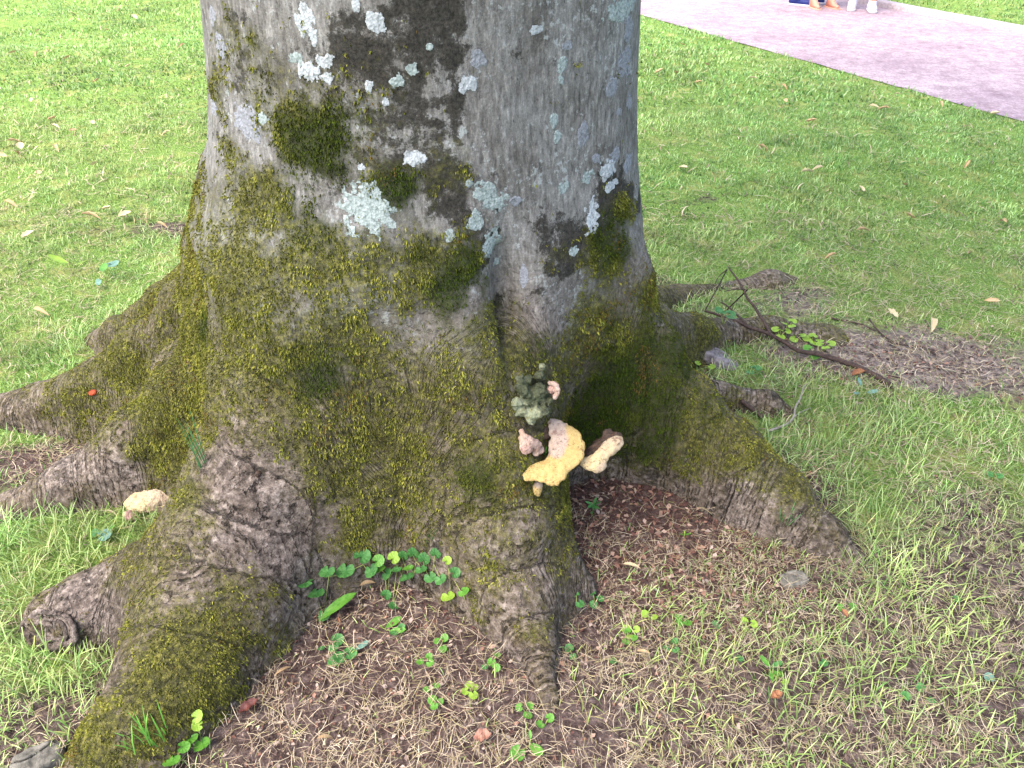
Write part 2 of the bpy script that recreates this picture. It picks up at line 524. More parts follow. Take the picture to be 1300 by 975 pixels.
def trunk_d(P):
    z = P[:, 2]
    zz = np.clip(z, -0.1, 5)
    cx = TX - 0.04 * np.exp(-zz / 0.5)
    dx, dy = P[:, 0] - cx, P[:, 1] - TY
    th = np.arctan2(dy, dx)
    r = 0.428 + 0.035 * np.exp(-zz / 0.35) - 0.006 * np.clip(zz - 1.3, 0, 4)
    r = r + 0.012 * np.sin(2 * th + 0.6) + 0.008 * np.sin(5 * th + 2.0 + zz)
    lf = 0.045 + 0.115 * np.clip(-np.cos(th), 0, 1) ** 1.2 + 0.02 * np.clip(np.cos(th), 0, 1)
    r = r - 0.012 + lf * np.exp(-np.clip(zz - 0.72, 0, 5) / 0.30) * (0.45 + 0.55 * sstep(0.0, 0.5, zz))
    # fluting: a seam running up from the hollow
    a0 = math.atan2(1.33 - TY, 0.0 - TX)
    r = r - 0.075 * np.exp(-((th - a0) / 0.10) ** 2) * (1 - sstep(0.55, 0.95, zz))
    return np.hypot(dx, dy) - r


def root_d(P, pts):
    best = np.full(len(P), 1e3)
    arc = np.zeros(len(P))
    s0 = 0.0
    for (ax, ay, az, ar), (bx, by, bz, br) in zip(pts[:-1], pts[1:]):
        ab = np.array([bx - ax, by - ay]); L = np.hypot(*ab)
        t = np.clip(((P[:, 0] - ax) * ab[0] + (P[:, 1] - ay) * ab[1]) / (L * L), 0, 1)
        hx = P[:, 0] - ax - t * ab[0]; hy = P[:, 1] - ay - t * ab[1]
        hd = np.hypot(hx, hy)
        rr = ar + (br - ar) * t
        zc = az + (bz - az) * t - rr
        dz = P[:, 2] - zc
        d = np.where(dz > 0, np.sqrt(hd ** 2 + dz ** 2) - rr, (hd - rr - 0.30 * np.clip(-dz, 0, 0.35)) * 0.95)
        L3 = math.sqrt(L * L + (bz - az) ** 2)
        best_new = smin(best, d, 0.03)
        arc = np.where(d < best, s0 + t * L3, arc)
        best = best_new
        s0 += L3
    return best, arc


def root_bb(pts):
    a = np.array(pts)
    return a[:, :2].min(0) - 0.42, a[:, :2].max(0) + 0.42, a[:, 2].max() + 0.35


BBS = {k: root_bb(v) for k, v in ROOTS.items()}
SM = {'A': .20, 'B': .15, 'C': .10, 'A2': .08, 'B2': .08, 'D1': .08, 'D2': .12, 'D3': .10}


GROOVE = []


def tree_d(P, full=False):
    P = np.asarray(P, float)
    td = trunk_d(P)
    d = td.copy()
    if full:
        al = {}; ds = {}
    for k, pts in ROOTS.items():
        lo, hi, top = BBS[k]
        m = (P[:, 0] > lo[0]) & (P[:, 0] < hi[0]) & (P[:, 1] > lo[1]) & (P[:, 1] < hi[1]) & (P[:, 2] < top)
        if full:
            ds[k] = np.full(len(P), 9.0); al[k] = np.zeros(len(P))
        if not m.any(): continue
        rd, arc = root_d(P[m], pts)
        d[m] = smin(d[m], rd, SM.get(k, .08))
        if full:
            ds[k][m] = rd; al[k][m] = arc
    # hollow between the front and the right buttress
    cav = np.minimum(ellipsoid(P, (0.25, 1.42, 0.10), (0.12, 0.095, 0.36)), ellipsoid(P, (0.33, 1.32, 0.0), (0.16, 0.17, 0.20)))
    d = -smin(-d, cav, 0.10)
    # the eye of the cut stub at the end of the left root
    q = P - np.array([-1.065, 1.00, 0.065])
    n = np.array([-0.45, -0.75, 0.48]); n /= np.linalg.norm(n)
    uu = np.cross(n, [0, 0, 1]); uu /= np.linalg.norm(uu); vv = np.cross(n, uu)
    qa, qb, qc = q @ uu, q @ vv, q @ n
    rho = np.hypot(qa / 1.35, qb) * (1 + 0.25 * np.sin(2.0 * np.arctan2(qb, qa) + 40 * qa))
    nearm = (np.abs(q).max(1) < 0.12) & (qc > -0.05)
    d2 = np.where(nearm, d + (0.007 * np.cos(rho * 2 * math.pi / 0.026 + 0.8) + 0.006) * np.exp(-(rho / 0.045) ** 2), d)
    for ga, gb, gr in GROOVE:
        m = np.abs(P - 0.5 * (ga + gb)).max(1) < 0.14
        if m.any(): d2[m] = -smin(-d2[m], capsule(P[m], ga, gb, gr, gr), 0.018)
    if full:
        return d2, td, ds, al
    return d2


def hit(px, py, tmax=4.0):
    """first point of the tree under a pixel of the photograph (None if the ground comes first)"""
    dd = ray(px, py); t = 0.6
    for _ in range(90):
        p = ORG + dd * t
        d = float(tree_d(p[None])[0])
        if d < 0.001: return p
        t += max(d * 0.7, 0.001)
        if t > tmax or p[2] < -0.1: return None
    return ORG + dd * t


def grad(p, e=0.004):
    P = np.array([p + np.array(v) * e for v in ((1, 0, 0), (-1, 0, 0), (0, 1, 0), (0, -1, 0), (0, 0, 1), (0, 0, -1))])
    v = tree_d(P)
    n = np.array([v[0] - v[1], v[2] - v[3], v[4] - v[5]])
    return n / max(np.linalg.norm(n), 1e-9)


_g = []
for chain, gr in (((634, 318), (636, 350), (638, 385), (640, 420), (646, 452), (652, 480)), .016), (((508, 590), (507, 625), (509, 655), (508, 690)), .010):
    hp_ = [hit(*c_) for c_ in chain]
    _g += [(a_, b_, gr) for a_, b_ in zip(hp_[:-1], hp_[1:]) if a_ is not None and b_ is not None]
GROOVE += _g
ZTOP = 1.75
V, Q = sdf_mesh(tree_d, (-2.1, 0.50, -0.10), (1.5, 3.1, ZTOP), 0.0085)
_, td, dsr, alr = tree_d(V, True)
NRM = vnormals(V, Q)

# masks painted on the bark: (pixel x, pixel y, pixel radius, strength)
MOSS = [(430, 200, 120, .48), (375, 120, 70, .45), (330, 90, 60, .42), (272, 120, 40, .6), (256, 200, 40, .75), (290, 60, 40, .5), (540, 250, 80, .45), (240, 280, 50, .9), (215, 350, 50, .9), (120, 470, 40, .8), (90, 520, 40, .6), (200, 610, 40, .6), (150, 570, 40, .6), (280, 530, 50, .7), (350, 600, 40, .4), (650, 500, 40, .6), (640, 560, 40, .6), (700, 360, 40, .4), (1020, 640, 30, .8), (970, 630, 40, .6), (430, 700, 40, .5), (350, 830, 30, .6), (800, 490, 100, 1), (760, 540, 70, 1), (825, 560, 50, .8), (200, 530, 50, 1), (235, 570, 40, .9), (170, 520, 40, .9), (460, 560, 60, .7), (540, 540, 50, .6), (400, 560, 40, .7), (400, 170, 70, 1), (330, 260, 70, .9), (300, 340, 80, .9), (250, 420, 70, 1), (220, 500, 65, 1), (400, 330, 85, .85), (480, 320, 55, .8),
        (560, 350, 62, 1), (510, 235, 36, 1), (450, 430, 85, .8), (380, 470, 70, .85), (330, 545, 55, .7), (600, 430, 50, .75), (560, 470, 60, .65),
        (480, 520, 75, .6), (420, 610, 55, .75), (500, 610, 55, .75), (605, 612, 42, 1.1), (450, 665, 45, .8), (550, 650, 40, .5), (330, 430, 60, .8),
        (790, 265, 34, 1), (770, 330, 55, .9), (830, 365, 45, .9), (760, 420, 65, .8), (800, 480, 80, 1.1), (860, 470, 60, .9), (890, 545, 50, .8),
        (760, 520, 50, .9), (950, 590, 32, .9), (1000, 615, 30, .9), (900, 590, 40, .6), (700, 440, 40, .5),
        (220, 860, 80, 1), (255, 810, 60, .9), (300, 770, 45, .7), (110, 940, 50, 1), (165, 795, 36, .6), (330, 800, 30, .5), (190, 905, 55, 1),
        (655, 725, 42, .55), (700, 690, 34, .6), (610, 760, 24, .5), (680, 790, 24, .6), (590, 690, 40, .5),
        (195, 380, 40, 1), (170, 480, 50, .9), (135, 530, 36, .6), (190, 560, 50, 1), (60, 520, 24, .6), (160, 420, 30, .7),
        (900, 420, 34, 1), (880, 455, 30, .9), (940, 510, 20, .6), (320, 60, 22, .7), (330, 130, 26, .6), (300, 200, 40, .6), (640, 440, 30, .7)]
BARE = [(300, 600, 50, .8), (330, 650, 60, .9), (370, 690, 50, .9), (270, 700, 40, .8), (230, 740, 36, .6), (400, 650, 30, .4), (360, 760, 30, .6), (640, 820, 30, .6), (690, 740, 36, .5), (660, 660, 36, .5), (1000, 700, 40, .5), (910, 640, 36, .5), (80, 590, 40, .7), (150, 560, 24, .5), (305, 640, 55, .8), (345, 695, 55, .8), (255, 690, 40, .5), (400, 720, 30, .6), (640, 690, 36, .4), (565, 560, 26, .4), (700, 390, 40, .9),
        (130, 600, 36, .7), (100, 770, 45, .9), (590, 270, 40, .5), (450, 265, 42, .8), (665, 760, 26, .5), (950, 640, 40, .6), (560, 720, 24, .3)]
BLACK = [(556, 60, 26, 1), (552, 110, 24, 1), (556, 210, 26, 1), (585, 260, 26, .9), (430, 20, 30, .8), (420, 70, 26, .7), (300, 90, 20, .6), (262, 110, 14, .8), (245, 255, 22, 1), (228, 300, 20, 1), (785, 240, 26, 1), (812, 260, 22, 1), (745, 300, 30, 1), (640, 300, 12, .7), (640, 440, 16, .9), (655, 460, 18, .8), (780, 560, 40, .7), (830, 585, 30, .6), (720, 560, 30, .8), (540, 20, 34, 1), (525, 95, 30, .9), (545, 150, 24, .9), (548, 185, 22, .9), (600, 300, 22, .7), (610, 345, 18, .7), (470, 20, 40, .7), (640, 400, 14, .9), (640, 350, 10, .8), (520, 170, 26, .7), (345, 100, 24, .5), (310, 20, 16, .6), (480, 95, 34, .8), (740, 280, 30, .9), (825, 270, 18, 1), (700, 300, 24, .7), (530, 60, 36, .9), (455, 62, 42, 1), (545, 125, 26, .8), (495, 140, 34, .7), (405, 110, 20, .6), (560, 235, 42, .9), (500, 205, 32, .8),  # black crust; entries along the cleft and in the hollow are painted shade
         (290, 40, 18, .7), (268, 150, 16, .8), (250, 230, 20, .9), (236, 285, 22, 1), (720, 300, 38, .9), (762, 250, 36, .9), (800, 240, 30, .9),
         (690, 320, 26, .8), (690, 375, 16, .7), (665, 72, 20, .85), (690, 80, 16, .6), (430, 120, 26, .6), (360, 190, 30, .5), (470, 190, 30, .6),
         (820, 290, 24, .9), (585, 35, 12, .5), (430, 230, 30, .6), (640, 260, 14, .6), (510, 10, 36, .7), (570, 300, 24, .6), (385, 60, 22, .4)]
DARKM = [(800, 490, 100, 1), (750, 545, 75, 1), (820, 560, 55, 1), (690, 440, 30, .8), (575, 370, 55, 1), (400, 475, 45, 1), (800, 490, 75, 1), (420, 190, 60, .9), (510, 235, 40, 1), (770, 300, 55, .9), (605, 615, 40, .7), (440, 160, 50, .8), (390, 250, 50, .7), (740, 540, 50, 1), (260, 410, 26, .8)]


def paint(P, blobs, s):
    out = np.zeros(len(P))
    wob = 1 + 0.6 * fbm(P * 22, 3, s)
    P = P + 0.055 * np.stack([fbm(P * 8, 3, s + 100 + k) for k in range(3)], -1)
    for px, py, rp, st in blobs:
        h_ = hit(px, py)
        if h_ is None: continue
        depth = np.linalg.norm(h_ - ORG)
        r = rp * depth / FPX
        dv = np.linalg.norm(P - h_, axis=1)
        m = dv < r * 2.2
        out[m] = np.maximum(out[m], st * (1 - sstep(0.35, 1.45, dv[m] / (r * wob[m]))))
    return out


a_moss = paint(V, MOSS, 1)
# round the back and wherever the photograph shows nothing: moss low on the trunk
backw = sstep(0.0, 0.35, V[:, 1] - TY)
a_moss = np.maximum(a_moss, backw * (1 - sstep(0.35, 0.8, V[:, 2])) * (0.5 + 0.5 * fbm(V * 4, 3, 8)))
lowf = (1 - sstep(0.50, 0.82, V[:, 2] - 0.22 * sstep(-0.25, -0.6, V[:, 0]))) * sstep(0.02, 0.16, V[:, 2])
a_moss = np.maximum(a_moss * 0.92, lowf * np.clip(0.60 + 0.36 * fbm(V * 7, 3, 6), 0, 0.9))
a_bare = paint(V, BARE, 2)
a_moss = np.clip(a_moss - 0.55 * a_bare, 0, 1)
a_black = np.maximum(paint(V, BLACK, 3), backw * sstep(0.7, 1.0, V[:, 2]) * (0.3 + 0.7 * fbm(V * 5, 3, 9)))
a_dark = paint(V, DARKM, 4)
a_up = sstep(0.42, 0.80, V[:, 2] + 0.08 * fbm(V * 6, 2, 5))
wsum = np.exp(-np.clip(td, 0, 1) / 0.03); asum = wsum * (1.2 - V[:, 2])
DM = [td]
for k in RNAMES:
    w = np.exp(-np.clip(dsr[k], 0, 1) / 0.03); asum = asum + w * alr[k]; wsum = wsum + w
    DM.append(dsr[k])
a_along = asum / wsum
# relief: mossy cushions, lumps of bark, wrinkles
lump = 0.006 * fbm(V * 9, 3, 21) + 0.0018 * fbm(V * 45, 2, 22)
cush = a_moss * (0.003 + 0.005 * fbm(V * 30, 2, 23))
low = 1 - a_up
wrk = -0.0009 * low * (1 - 0.6 * a_moss) * np.clip(np.sin(a_along * 2 * math.pi / 0.028 + 2.5 * fbm(V * 7, 2, 24)), -0.2, 1)
V = V + NRM * (lump * (0.35 + 0.65 * low) + cush + wrk + a_black * 0.003 * fbm(V * 60, 2, 25))[:, None]
NRM = vnormals(V, Q)

from mathutils.bvhtree import BVHTree
BVH = BVHTree.FromPolygons(V.tolist(), Q.tolist())
tree = empty('beech_tree', (TX, TY, 0))
tag(tree, 'old grey beech trunk with mossy buttress roots and pale lichen', 'tree')
TOFF = np.array([TX, TY, 0.0])
attrs = dict(bare=a_bare, moss=a_moss, black=a_black, darkmoss=a_dark, upper=a_up, along=a_along)
# split: the bole and every buttress root is a part of its own
lab = np.argmin(np.stack([DM[0] - 0.012] + [d for d in DM[1:]], 0), 0)
merge = {RNAMES.index('A2') + 1: RNAMES.index('A2') + 1, RNAMES.index('B2') + 1: RNAMES.index('B') + 1}
lab = np.array([merge.get(i, i) for i in range(len(RNAMES) + 1)])[lab]
flab = np.sort(lab[Q], axis=1)[:, 1]


def submesh(name, sel, mat):
    q = Q[sel]
    used, inv = np.unique(q, return_inverse=True)
    me = np_mesh(name, V[used] - TOFF, inv.reshape(q.shape), mat, {k: v[used] for k, v in attrs.items()}, normals=NRM[used])
    return mobj(name, me, tree)


for i in range(len(RNAMES) + 1):
    sel = flab == i
    if sel.sum() < 20: continue
    o = submesh('trunk' if i == 0 else 'root', sel, M_BARK)
    if i == RNAMES.index('A2') + 1: o['label'] = 'short bare root stub ending in a swirled knot'

# the swirled knot on the end of the cut stub
kc = hit(66, 798)
if kc is not None:
    kn = grad(kc); ku = np.cross(kn, [0, 0, 1.0]); ku /= np.linalg.norm(ku); kv = np.cross(kn, ku)
    kvs, kfs, ko = [], [], 0
    for kr, kt, ph_, up_ in ((.046, .0085, .3, .001), (.031, .0065, 1.0, .002), (.018, .006, 1.9, .003)):
        an = np.linspace(0, 2 * math.pi, 40, endpoint=False); tn_ = np.linspace(0, 2 * math.pi, 8, endpoint=False)
        rr_ = kr * (1 + .16 * np.sin(2 * an + ph_) + .07 * np.sin(5 * an + ph_)); th_ = kt * (1 + .45 * np.sin(an + ph_))
        rad_ = ku[None] * np.cos(an)[:, None] * 1.35 + kv[None] * np.sin(an)[:, None]
        cen_ = kc + kn * up_ + ku * .006 * ph_ + rad_ * rr_[:, None]
        pv = cen_[:, None] + th_[:, None, None] * (np.cos(tn_)[None, :, None] * rad_[:, None] + np.sin(tn_)[None, :, None] * kn[None, None])
        pv = pv + .002 * np.stack([fbm(pv * 60, 2, 120 + c_) for c_ in range(3)], -1)
        kvs.append(pv.reshape(-1, 3))
        for a_ in range(40):
            for b_ in range(8):
                kfs.append((ko + a_ * 8 + b_, ko + ((a_ + 1) % 40) * 8 + b_, ko + ((a_ + 1) % 40) * 8 + (b_ + 1) % 8, ko + a_ * 8 + (b_ + 1) % 8))
        ko += 320
    kV = np.concatenate(kvs); kz = np.zeros(len(kV))
    mobj('knot', np_mesh('knot', kV - TOFF, np.array(kfs), M_BARK, dict(bare=kz + 1, moss=kz, black=kz + .15, darkmoss=kz, upper=kz, along=kz)), tree)

# upper bole and limbs (above the frame)
def tube(pts, rad, seg=16):
    pts = np.array(pts, float); n = len(pts)
    tn = np.gradient(pts, axis=0); tn /= np.linalg.norm(tn, axis=1)[:, None]
    ref = np.where(np.abs(tn[:, 2:3]) > 0.9, np.array([[1.0, 0, 0]]), np.array([[0, 0, 1.0]]))
    u = np.cross(tn, ref); u /= np.linalg.norm(u, axis=1)[:, None]
    for i in range(1, n):
        if (u[i] * u[i - 1]).sum() < 0: u[i] = -u[i]
    w = np.cross(tn, u)
    a = np.linspace(0, 2 * math.pi, seg, endpoint=False)
    Vv = pts[:, None] + np.array(rad)[:, None, None] * (np.cos(a)[None, :, None] * u[:, None] + np.sin(a)[None, :, None] * w[:, None])
    F_ = []
    for i in range(n - 1):
        for j in range(seg):
            F_.append((i * seg + j, i * seg + (j + 1) % seg, (i + 1) * seg + (j + 1) % seg, (i + 1) * seg + j))
    VV = np.concatenate([Vv.reshape(-1, 3), pts[:1], pts[-1:]])
    T = [(j, n * seg, (j + 1) % seg) for j in range(seg)] + [((n - 1) * seg + j, (n - 1) * seg + (j + 1) % seg, n * seg + 1) for j in range(seg)]
    return VV, [np.array(F_)[:, ::-1], np.array(T)[:, ::-1]]


def bark_attrs(n): return dict(bare=np.zeros(n), moss=np.zeros(n), black=np.full(n, .2), darkmoss=np.zeros(n), upper=np.ones(n), along=np.zeros(n))


zs = np.linspace(ZTOP - 0.03, 7.0, 14)
Vt, Ft = tube([(0.05 * math.sin(z), 0.05 * math.cos(z * 1.3) - 0.02, z) for z in zs], np.linspace(0.428, 0.20, 14), 28)
mobj('upper_trunk', np_mesh('upper_trunk', Vt, Ft, M_BARK, bark_attrs(len(Vt))), tree)
for i in range(7):
    a = i * 0.9 + 0.4; z0 = 3.6 + 0.5 * i
    pts = [(0, 0, z0)] + [(math.cos(a + 0.15 * k) * 0.9 * k, math.sin(a + 0.15 * k) * 0.9 * k, z0 + 0.42 * k - 0.03 * k * k) for k in range(1, 6)]
    Vt, Ft = tube(pts, [0.15, 0.12, 0.10, 0.075, 0.05, 0.02], 10)
    mobj('limb', np_mesh('limb', Vt, Ft, M_BARK, bark_attrs(len(Vt))), tree)
n = 16000
u = rng.normal(size=(n, 3)); u /= np.linalg.norm(u, axis=1)[:, None]
rr = rng.uniform(0.35, 1, n) ** 0.6
Pc = u * rr[:, None] * np.array([3.7, 3.7, 2.6]) + np.array([0, 0, 6.6])
Pc = Pc[fbm(Pc * 0.9, 2, 40) > -0.12]
n = len(Pc)
ax = rng.normal(size=(n, 3)); ax /= np.linalg.norm(ax, axis=1)[:, None]
bx = np.cross(ax, rng.normal(size=(n, 3))); bx /= np.linalg.norm(bx, axis=1)[:, None]
Ls = rng.uniform(0.07, 0.12, n)[:, None]
Vc = np.stack([Pc - ax * Ls, Pc + bx * Ls * 0.6, Pc + ax * Ls, Pc - bx * Ls * 0.6], 1).reshape(-1, 3)
crown = mobj('crown', np_mesh('crown', Vc, np.arange(4 * n).reshape(-1, 4), M_CROWN, smooth=False), tree)
crown['kind'] = 'stuff'

# moss sprigs
cen = V[Q].mean(1)
area = 0.5 * np.linalg.norm(np.cross(V[Q[:, 2]] - V[Q[:, 0]], V[Q[:, 3]] - V[Q[:, 1]]), axis=1)
fm = a_moss[Q].mean(1)
pat = fm + 0.55 * fbm(cen * 34, 3, 31) + 0.40 * fbm(cen * 120, 2, 32)
dens = np.clip((pat - 0.40) * 1.6, 0, 1) * area
dens[cen[:, 2] < -0.02] = 0
dens *= np.where(cen[:, 1] > TY + 0.25, 0.3, 1)
NM = 325000
pick = rng.choice(len(Q), NM, p=dens / dens.sum())
w = rng.dirichlet((1, 1, 1, 1), NM)
Pm = (V[Q[pick]] * w[:, :, None]).sum(1)
Nm = NRM[Q[pick]].mean(1)
dk = a_dark[Q[pick]].mean(1)
cl = np.clip(0.5 + 0.75 * fbm(Pm * 30, 3, 33), 0, 1)
dirn = Nm * 1.0 + rng.normal(size=(NM, 3)) * 0.5 + np.array([0, 0, -0.7])
dirn /= np.linalg.norm(dirn, axis=1)[:, None]
side = np.cross(dirn, rng.normal(size=(NM, 3))); side /= np.linalg.norm(side, axis=1)[:, None]
Lm = (0.0030 + 0.0066 * rng.random(NM) ** 1.5 * (0.6 + 0.8 * cl))[:, None]
Wm = Lm * rng.uniform(0.10, 0.21, NM)[:, None]
b0 = Pm - Nm * 0.002
mid = b0 + dirn * Lm * 0.55 + Nm * Lm * 0.1
tip = b0 + dirn * Lm + np.array([0, 0, -0.25]) * Lm
Vm = np.stack([b0 - side * Wm * 0.5, b0 + side * Wm * 0.5, mid + side * Wm, mid - side * Wm, tip], 1).reshape(-1, 3)
base = (np.arange(NM) * 5)[:, None]
jit_ = rng.uniform(0.85, 1.15, NM)
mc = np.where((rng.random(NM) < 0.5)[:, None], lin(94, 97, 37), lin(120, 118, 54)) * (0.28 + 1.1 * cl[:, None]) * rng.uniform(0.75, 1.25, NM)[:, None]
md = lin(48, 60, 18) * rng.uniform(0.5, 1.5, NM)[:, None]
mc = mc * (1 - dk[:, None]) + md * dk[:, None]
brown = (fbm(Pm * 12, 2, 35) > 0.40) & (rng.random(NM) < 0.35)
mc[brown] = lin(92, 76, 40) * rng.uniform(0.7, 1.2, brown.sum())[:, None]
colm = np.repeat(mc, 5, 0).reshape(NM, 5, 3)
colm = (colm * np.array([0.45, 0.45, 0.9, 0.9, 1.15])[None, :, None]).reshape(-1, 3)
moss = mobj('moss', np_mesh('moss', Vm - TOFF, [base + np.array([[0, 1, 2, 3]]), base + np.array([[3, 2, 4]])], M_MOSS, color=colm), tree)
tag(moss, 'yellow green moss creeping up the bark', kind='stuff')

# lichen rosettes: (pixel x, y, half-width, half-height, material)
LICH = [(388, 24, 10, 17, 0), (398, 48, 5, 8, 0), (452, 7, 6, 8, 0), (476, 30, 10, 11, 0), (412, 78, 10, 11, 0), (393, 90, 12, 12, 0), (416, 99, 8, 7, 0),
        (468, 110, 6, 6, 0), (376, 74, 9, 6, 1), (281, 56, 5, 11, 2), (272, 136, 6, 9, 2), (313, 155, 11, 17, 2), (335, 150, 6, 8, 1),
        (522, 86, 8, 7, 1), (505, 104, 8, 9, 1), (594, 107, 13, 9, 0), (680, 37, 7, 6, 0), (712, 85, 6, 15, 1), (607, 73, 9, 9, 2),
        (790, 12, 20, 12, 1), (798, 38, 6, 12, 2), (794, 79, 8, 13, 2), (778, 111, 6, 10, 2), (799, 130, 4, 8, 2), (703, 154, 5, 7, 1), (707, 173, 5, 8, 1),
        (771, 215, 10, 11, 0), (781, 198, 6, 8, 2), (798, 207, 6, 9, 2), (747, 225, 7, 8, 1), (757, 200, 4, 5, 2), (777, 235, 8, 6, 0), (716, 238, 6, 7, 1),
        (752, 276, 9, 20, 0), (465, 265, 33, 30, 1), (525, 201, 14, 9, 0), (618, 243, 14, 14, 1), (596, 232, 6, 7, 1), (604, 280, 11, 12, 1),
        (572, 299, 7, 7, 1), (624, 310, 9, 17, 1), (630, 330, 4, 8, 1), (460, 212, 6, 5, 0), (228, 300, 7, 13, 0), (829, 324, 7, 9, 0), (665, 350, 5, 14, 2),
        (630, 258, 16, 10, 1), (729, 318, 7, 6, 1), (786, 142, 3, 4, 2), (655, 255, 6, 5, 2), (270, 20, 4, 9, 2), (740, 170, 6, 12, 2), (440, 255, 5, 5, 0), (720, 58, 5, 4, 2), (490, 130, 5, 4, 0), (545, 60, 4, 4, 1)]
for li, (px, py, hw, hh, mi) in enumerate(LICH):
    c0 = hit(px, py)
    if c0 is None: continue
    nn = grad(c0)
    depth = np.linalg.norm(c0 - ORG)
    hw *= .88; hh *= .88
    ru = min(hw * depth / FPX / max(0.45, abs(nn @ ray(px, py))), 2 * hw * depth / FPX); rv = hh * depth / FPX * 1.05
    uu = np.cross([0, 0, 1.0], nn); uu /= np.linalg.norm(uu); vv = np.cross(nn, uu)
    cell = max(0.0014, 2.6 * max(ru, rv) / 44)
    nu_, nv_ = int(2.9 * ru / cell) + 2, int(2.9 * rv / cell) + 2
    a_ = (np.arange(nu_ + 1) - nu_ / 2) * cell; b_ = (np.arange(nv_ + 1) - nv_ / 2) * cell
    A_, B_ = np.meshgrid(a_, b_, indexing='ij')
    A_ = A_ + rng.uniform(-.3, .3, A_.shape) * cell; B_ = B_ + rng.uniform(-.3, .3, B_.shape) * cell
    rad = np.hypot(A_ / ru, B_ / rv)
    fld = 1.0 - rad + 0.95 * fbm(np.stack([A_ * 95, B_ * 95, np.full(A_.shape, li * 3.7)], -1), 4, 50) + (0.25 if mi == 2 else 0.0)
    pts = (c0 + A_[..., None] * uu + B_[..., None] * vv).reshape(-1, 3)
    th_ = 0.0006 * np.clip(fld.ravel() * 3, -1, 1) + 0.00025 * rng.normal(size=len(pts)) + 0.0005
    out_ = np.empty_like(pts)
    for q_ in range(len(pts)):
        loc_, nor_, _, _ = BVH.find_nearest(Vector(pts[q_]))
        out_[q_] = np.array(loc_) + np.array(nor_) * th_[q_]
    gi = np.arange(len(pts)).reshape(A_.shape)
    Fq = np.stack([gi[:-1, :-1], gi[1:, :-1], gi[1:, 1:], gi[:-1, 1:]], -1).reshape(-1, 4)
    cf = (fld[:-1, :-1] + fld[1:, :-1] + fld[1:, 1:] + fld[:-1, 1:]).ravel() / 4
    Fq = Fq[cf > 0]
    if len(Fq) < 4: continue
    us_, inv_ = np.unique(Fq, return_inverse=True)
    mobj('lichen_patch', np_mesh('lichen_patch', out_[us_] - TOFF, inv_.reshape(-1, 4), M_LICHEN[mi]), tree)

# ------------------------------------------------------------------ ground
def axis(fine0, fine1, step, far0, far1):
    a = list(np.arange(fine0, fine1 + 1e-6, step))
    s, x, r = step, fine1, []
    while x < far1: s *= 1.22; x += s; r.append(x)
    s, x, l_ = step, fine0, []
    while x > far0: s *= 1.22; x -= s; l_.append(x)
    return np.array(l_[::-1] + a + r)


def blob(x, y, cx, cy, rx, ry):
    return np.exp(-(((x - cx) / rx) ** 2 + ((y - cy) / ry) ** 2))


def bare(x, y):
    """0 turf .. 1 naked soil"""
    b = -.28 * sstep(.35, .7, x) * (1 - sstep(1.2, 1.5, y)) - .3 * blob(x, y, 1.35, 2.8, .7, .28) + .72 * blob(x, y, 1.32, 2.17, .36, .20) + .15 * blob(x, y, 1.12, 2.62, .32, .12) + .25 * blob(x, y, 1.95, 2.1, .6, .2)
    b += 1.3 * blob(x, y, .36, 1.36, .30, .26) + 1.0 * blob(x, y, .55, 1.12, .25, .14)
    b += 1.1 * blob(x, y, -.32, 1.06, .26, .26) + .6 * blob(x, y, -.30, .75, .35, .2) + .2 * blob(x, y, .45, .8, .5, .18)
    b += .8 * blob(x, y, -1.35, 1.60, .3, .1) + .5 * blob(x, y, -1.55, 3.2, .5, .15) + .35 * blob(x, y, -2.7, 3.9, .8, .25) + .35 * blob(x, y, .95, 3.6, .5, .15)
    b += .25 * blob(x, y, 1.5, 1.0, .5, .2) + .45 * blob(x, y, 2.1, 2.9, .9, .3)
    b += .22 * (1 - sstep(0.8, 2.0, np.hypot(x + .1, y - 1.3)))
    return np.clip(b + .34 * fbm2(x, y, 2.2, 3, 60) + .22 * fbm2(x, y, .8, 2, 59) + .30 * fbm2(x, y, 8, 3, 61) - .05, 0, 1)


def dry(x, y):
    d_ = .55 * (1 - sstep(.75, 1.5, y)) * sstep(-.75, -.3, x) + .55 * blob(x, y, 1.3, 1.1, 1.0, .3) + .35 * blob(x, y, 1.9, 2.4, 1.0, .5) + .5 * blob(x, y, -2.5, 3.0, .8, .7) + .55 * blob(x, y, -3.2, 4.4, 1.3, 1.0)
    d_ += .35 * blob(x, y, -1.9, 2.1, .4, .4) + .25 * (1 - sstep(3, 6, np.hypot(x, y)))
    return np.clip(d_ + .40 * fbm2(x, y, 1.6, 3, 62), 0, 1)


def lush(x, y):
    l_ = .7 * blob(x, y, .86, 1.18, .12, .08) + .9 * blob(x, y, -1.15, 1.22, .25, .14) + .9 * blob(x, y, -1.05, .95, .25, .1) + .8 * blob(x, y, 1.15, 1.68, .4, .15) + .7 * blob(x, y, .95, 1.35, .12, .15) + .6 * blob(x, y, .68, 2.4, .3, .25) + .6 * blob(x, y, .95, 2.0, .25, .12)
    l_ += .5 * blob(x, y, -1.5, 1.3, .3, .3) + .5 * blob(x, y, 1.8, 1.6, .4, .2) + .6 * blob(x, y, 1.0, 6.2, .5, .18) + .5 * blob(x, y, .9, 3.1, .3, .15) + .5 * blob(x, y, -2.3, 3.0, .25, .12) + .6 * blob(x, y, -1.6, 2.3, .25, .15)
    return np.clip(l_, 0, 1)


def onlawn(x, y):
    s = x * PN[0] + y * PN[1]
    e = PNEAR + 0.035 * fbm2(x, y, 4, 2, 63)
    return (s < e) | (s > PFAR + 0.14)


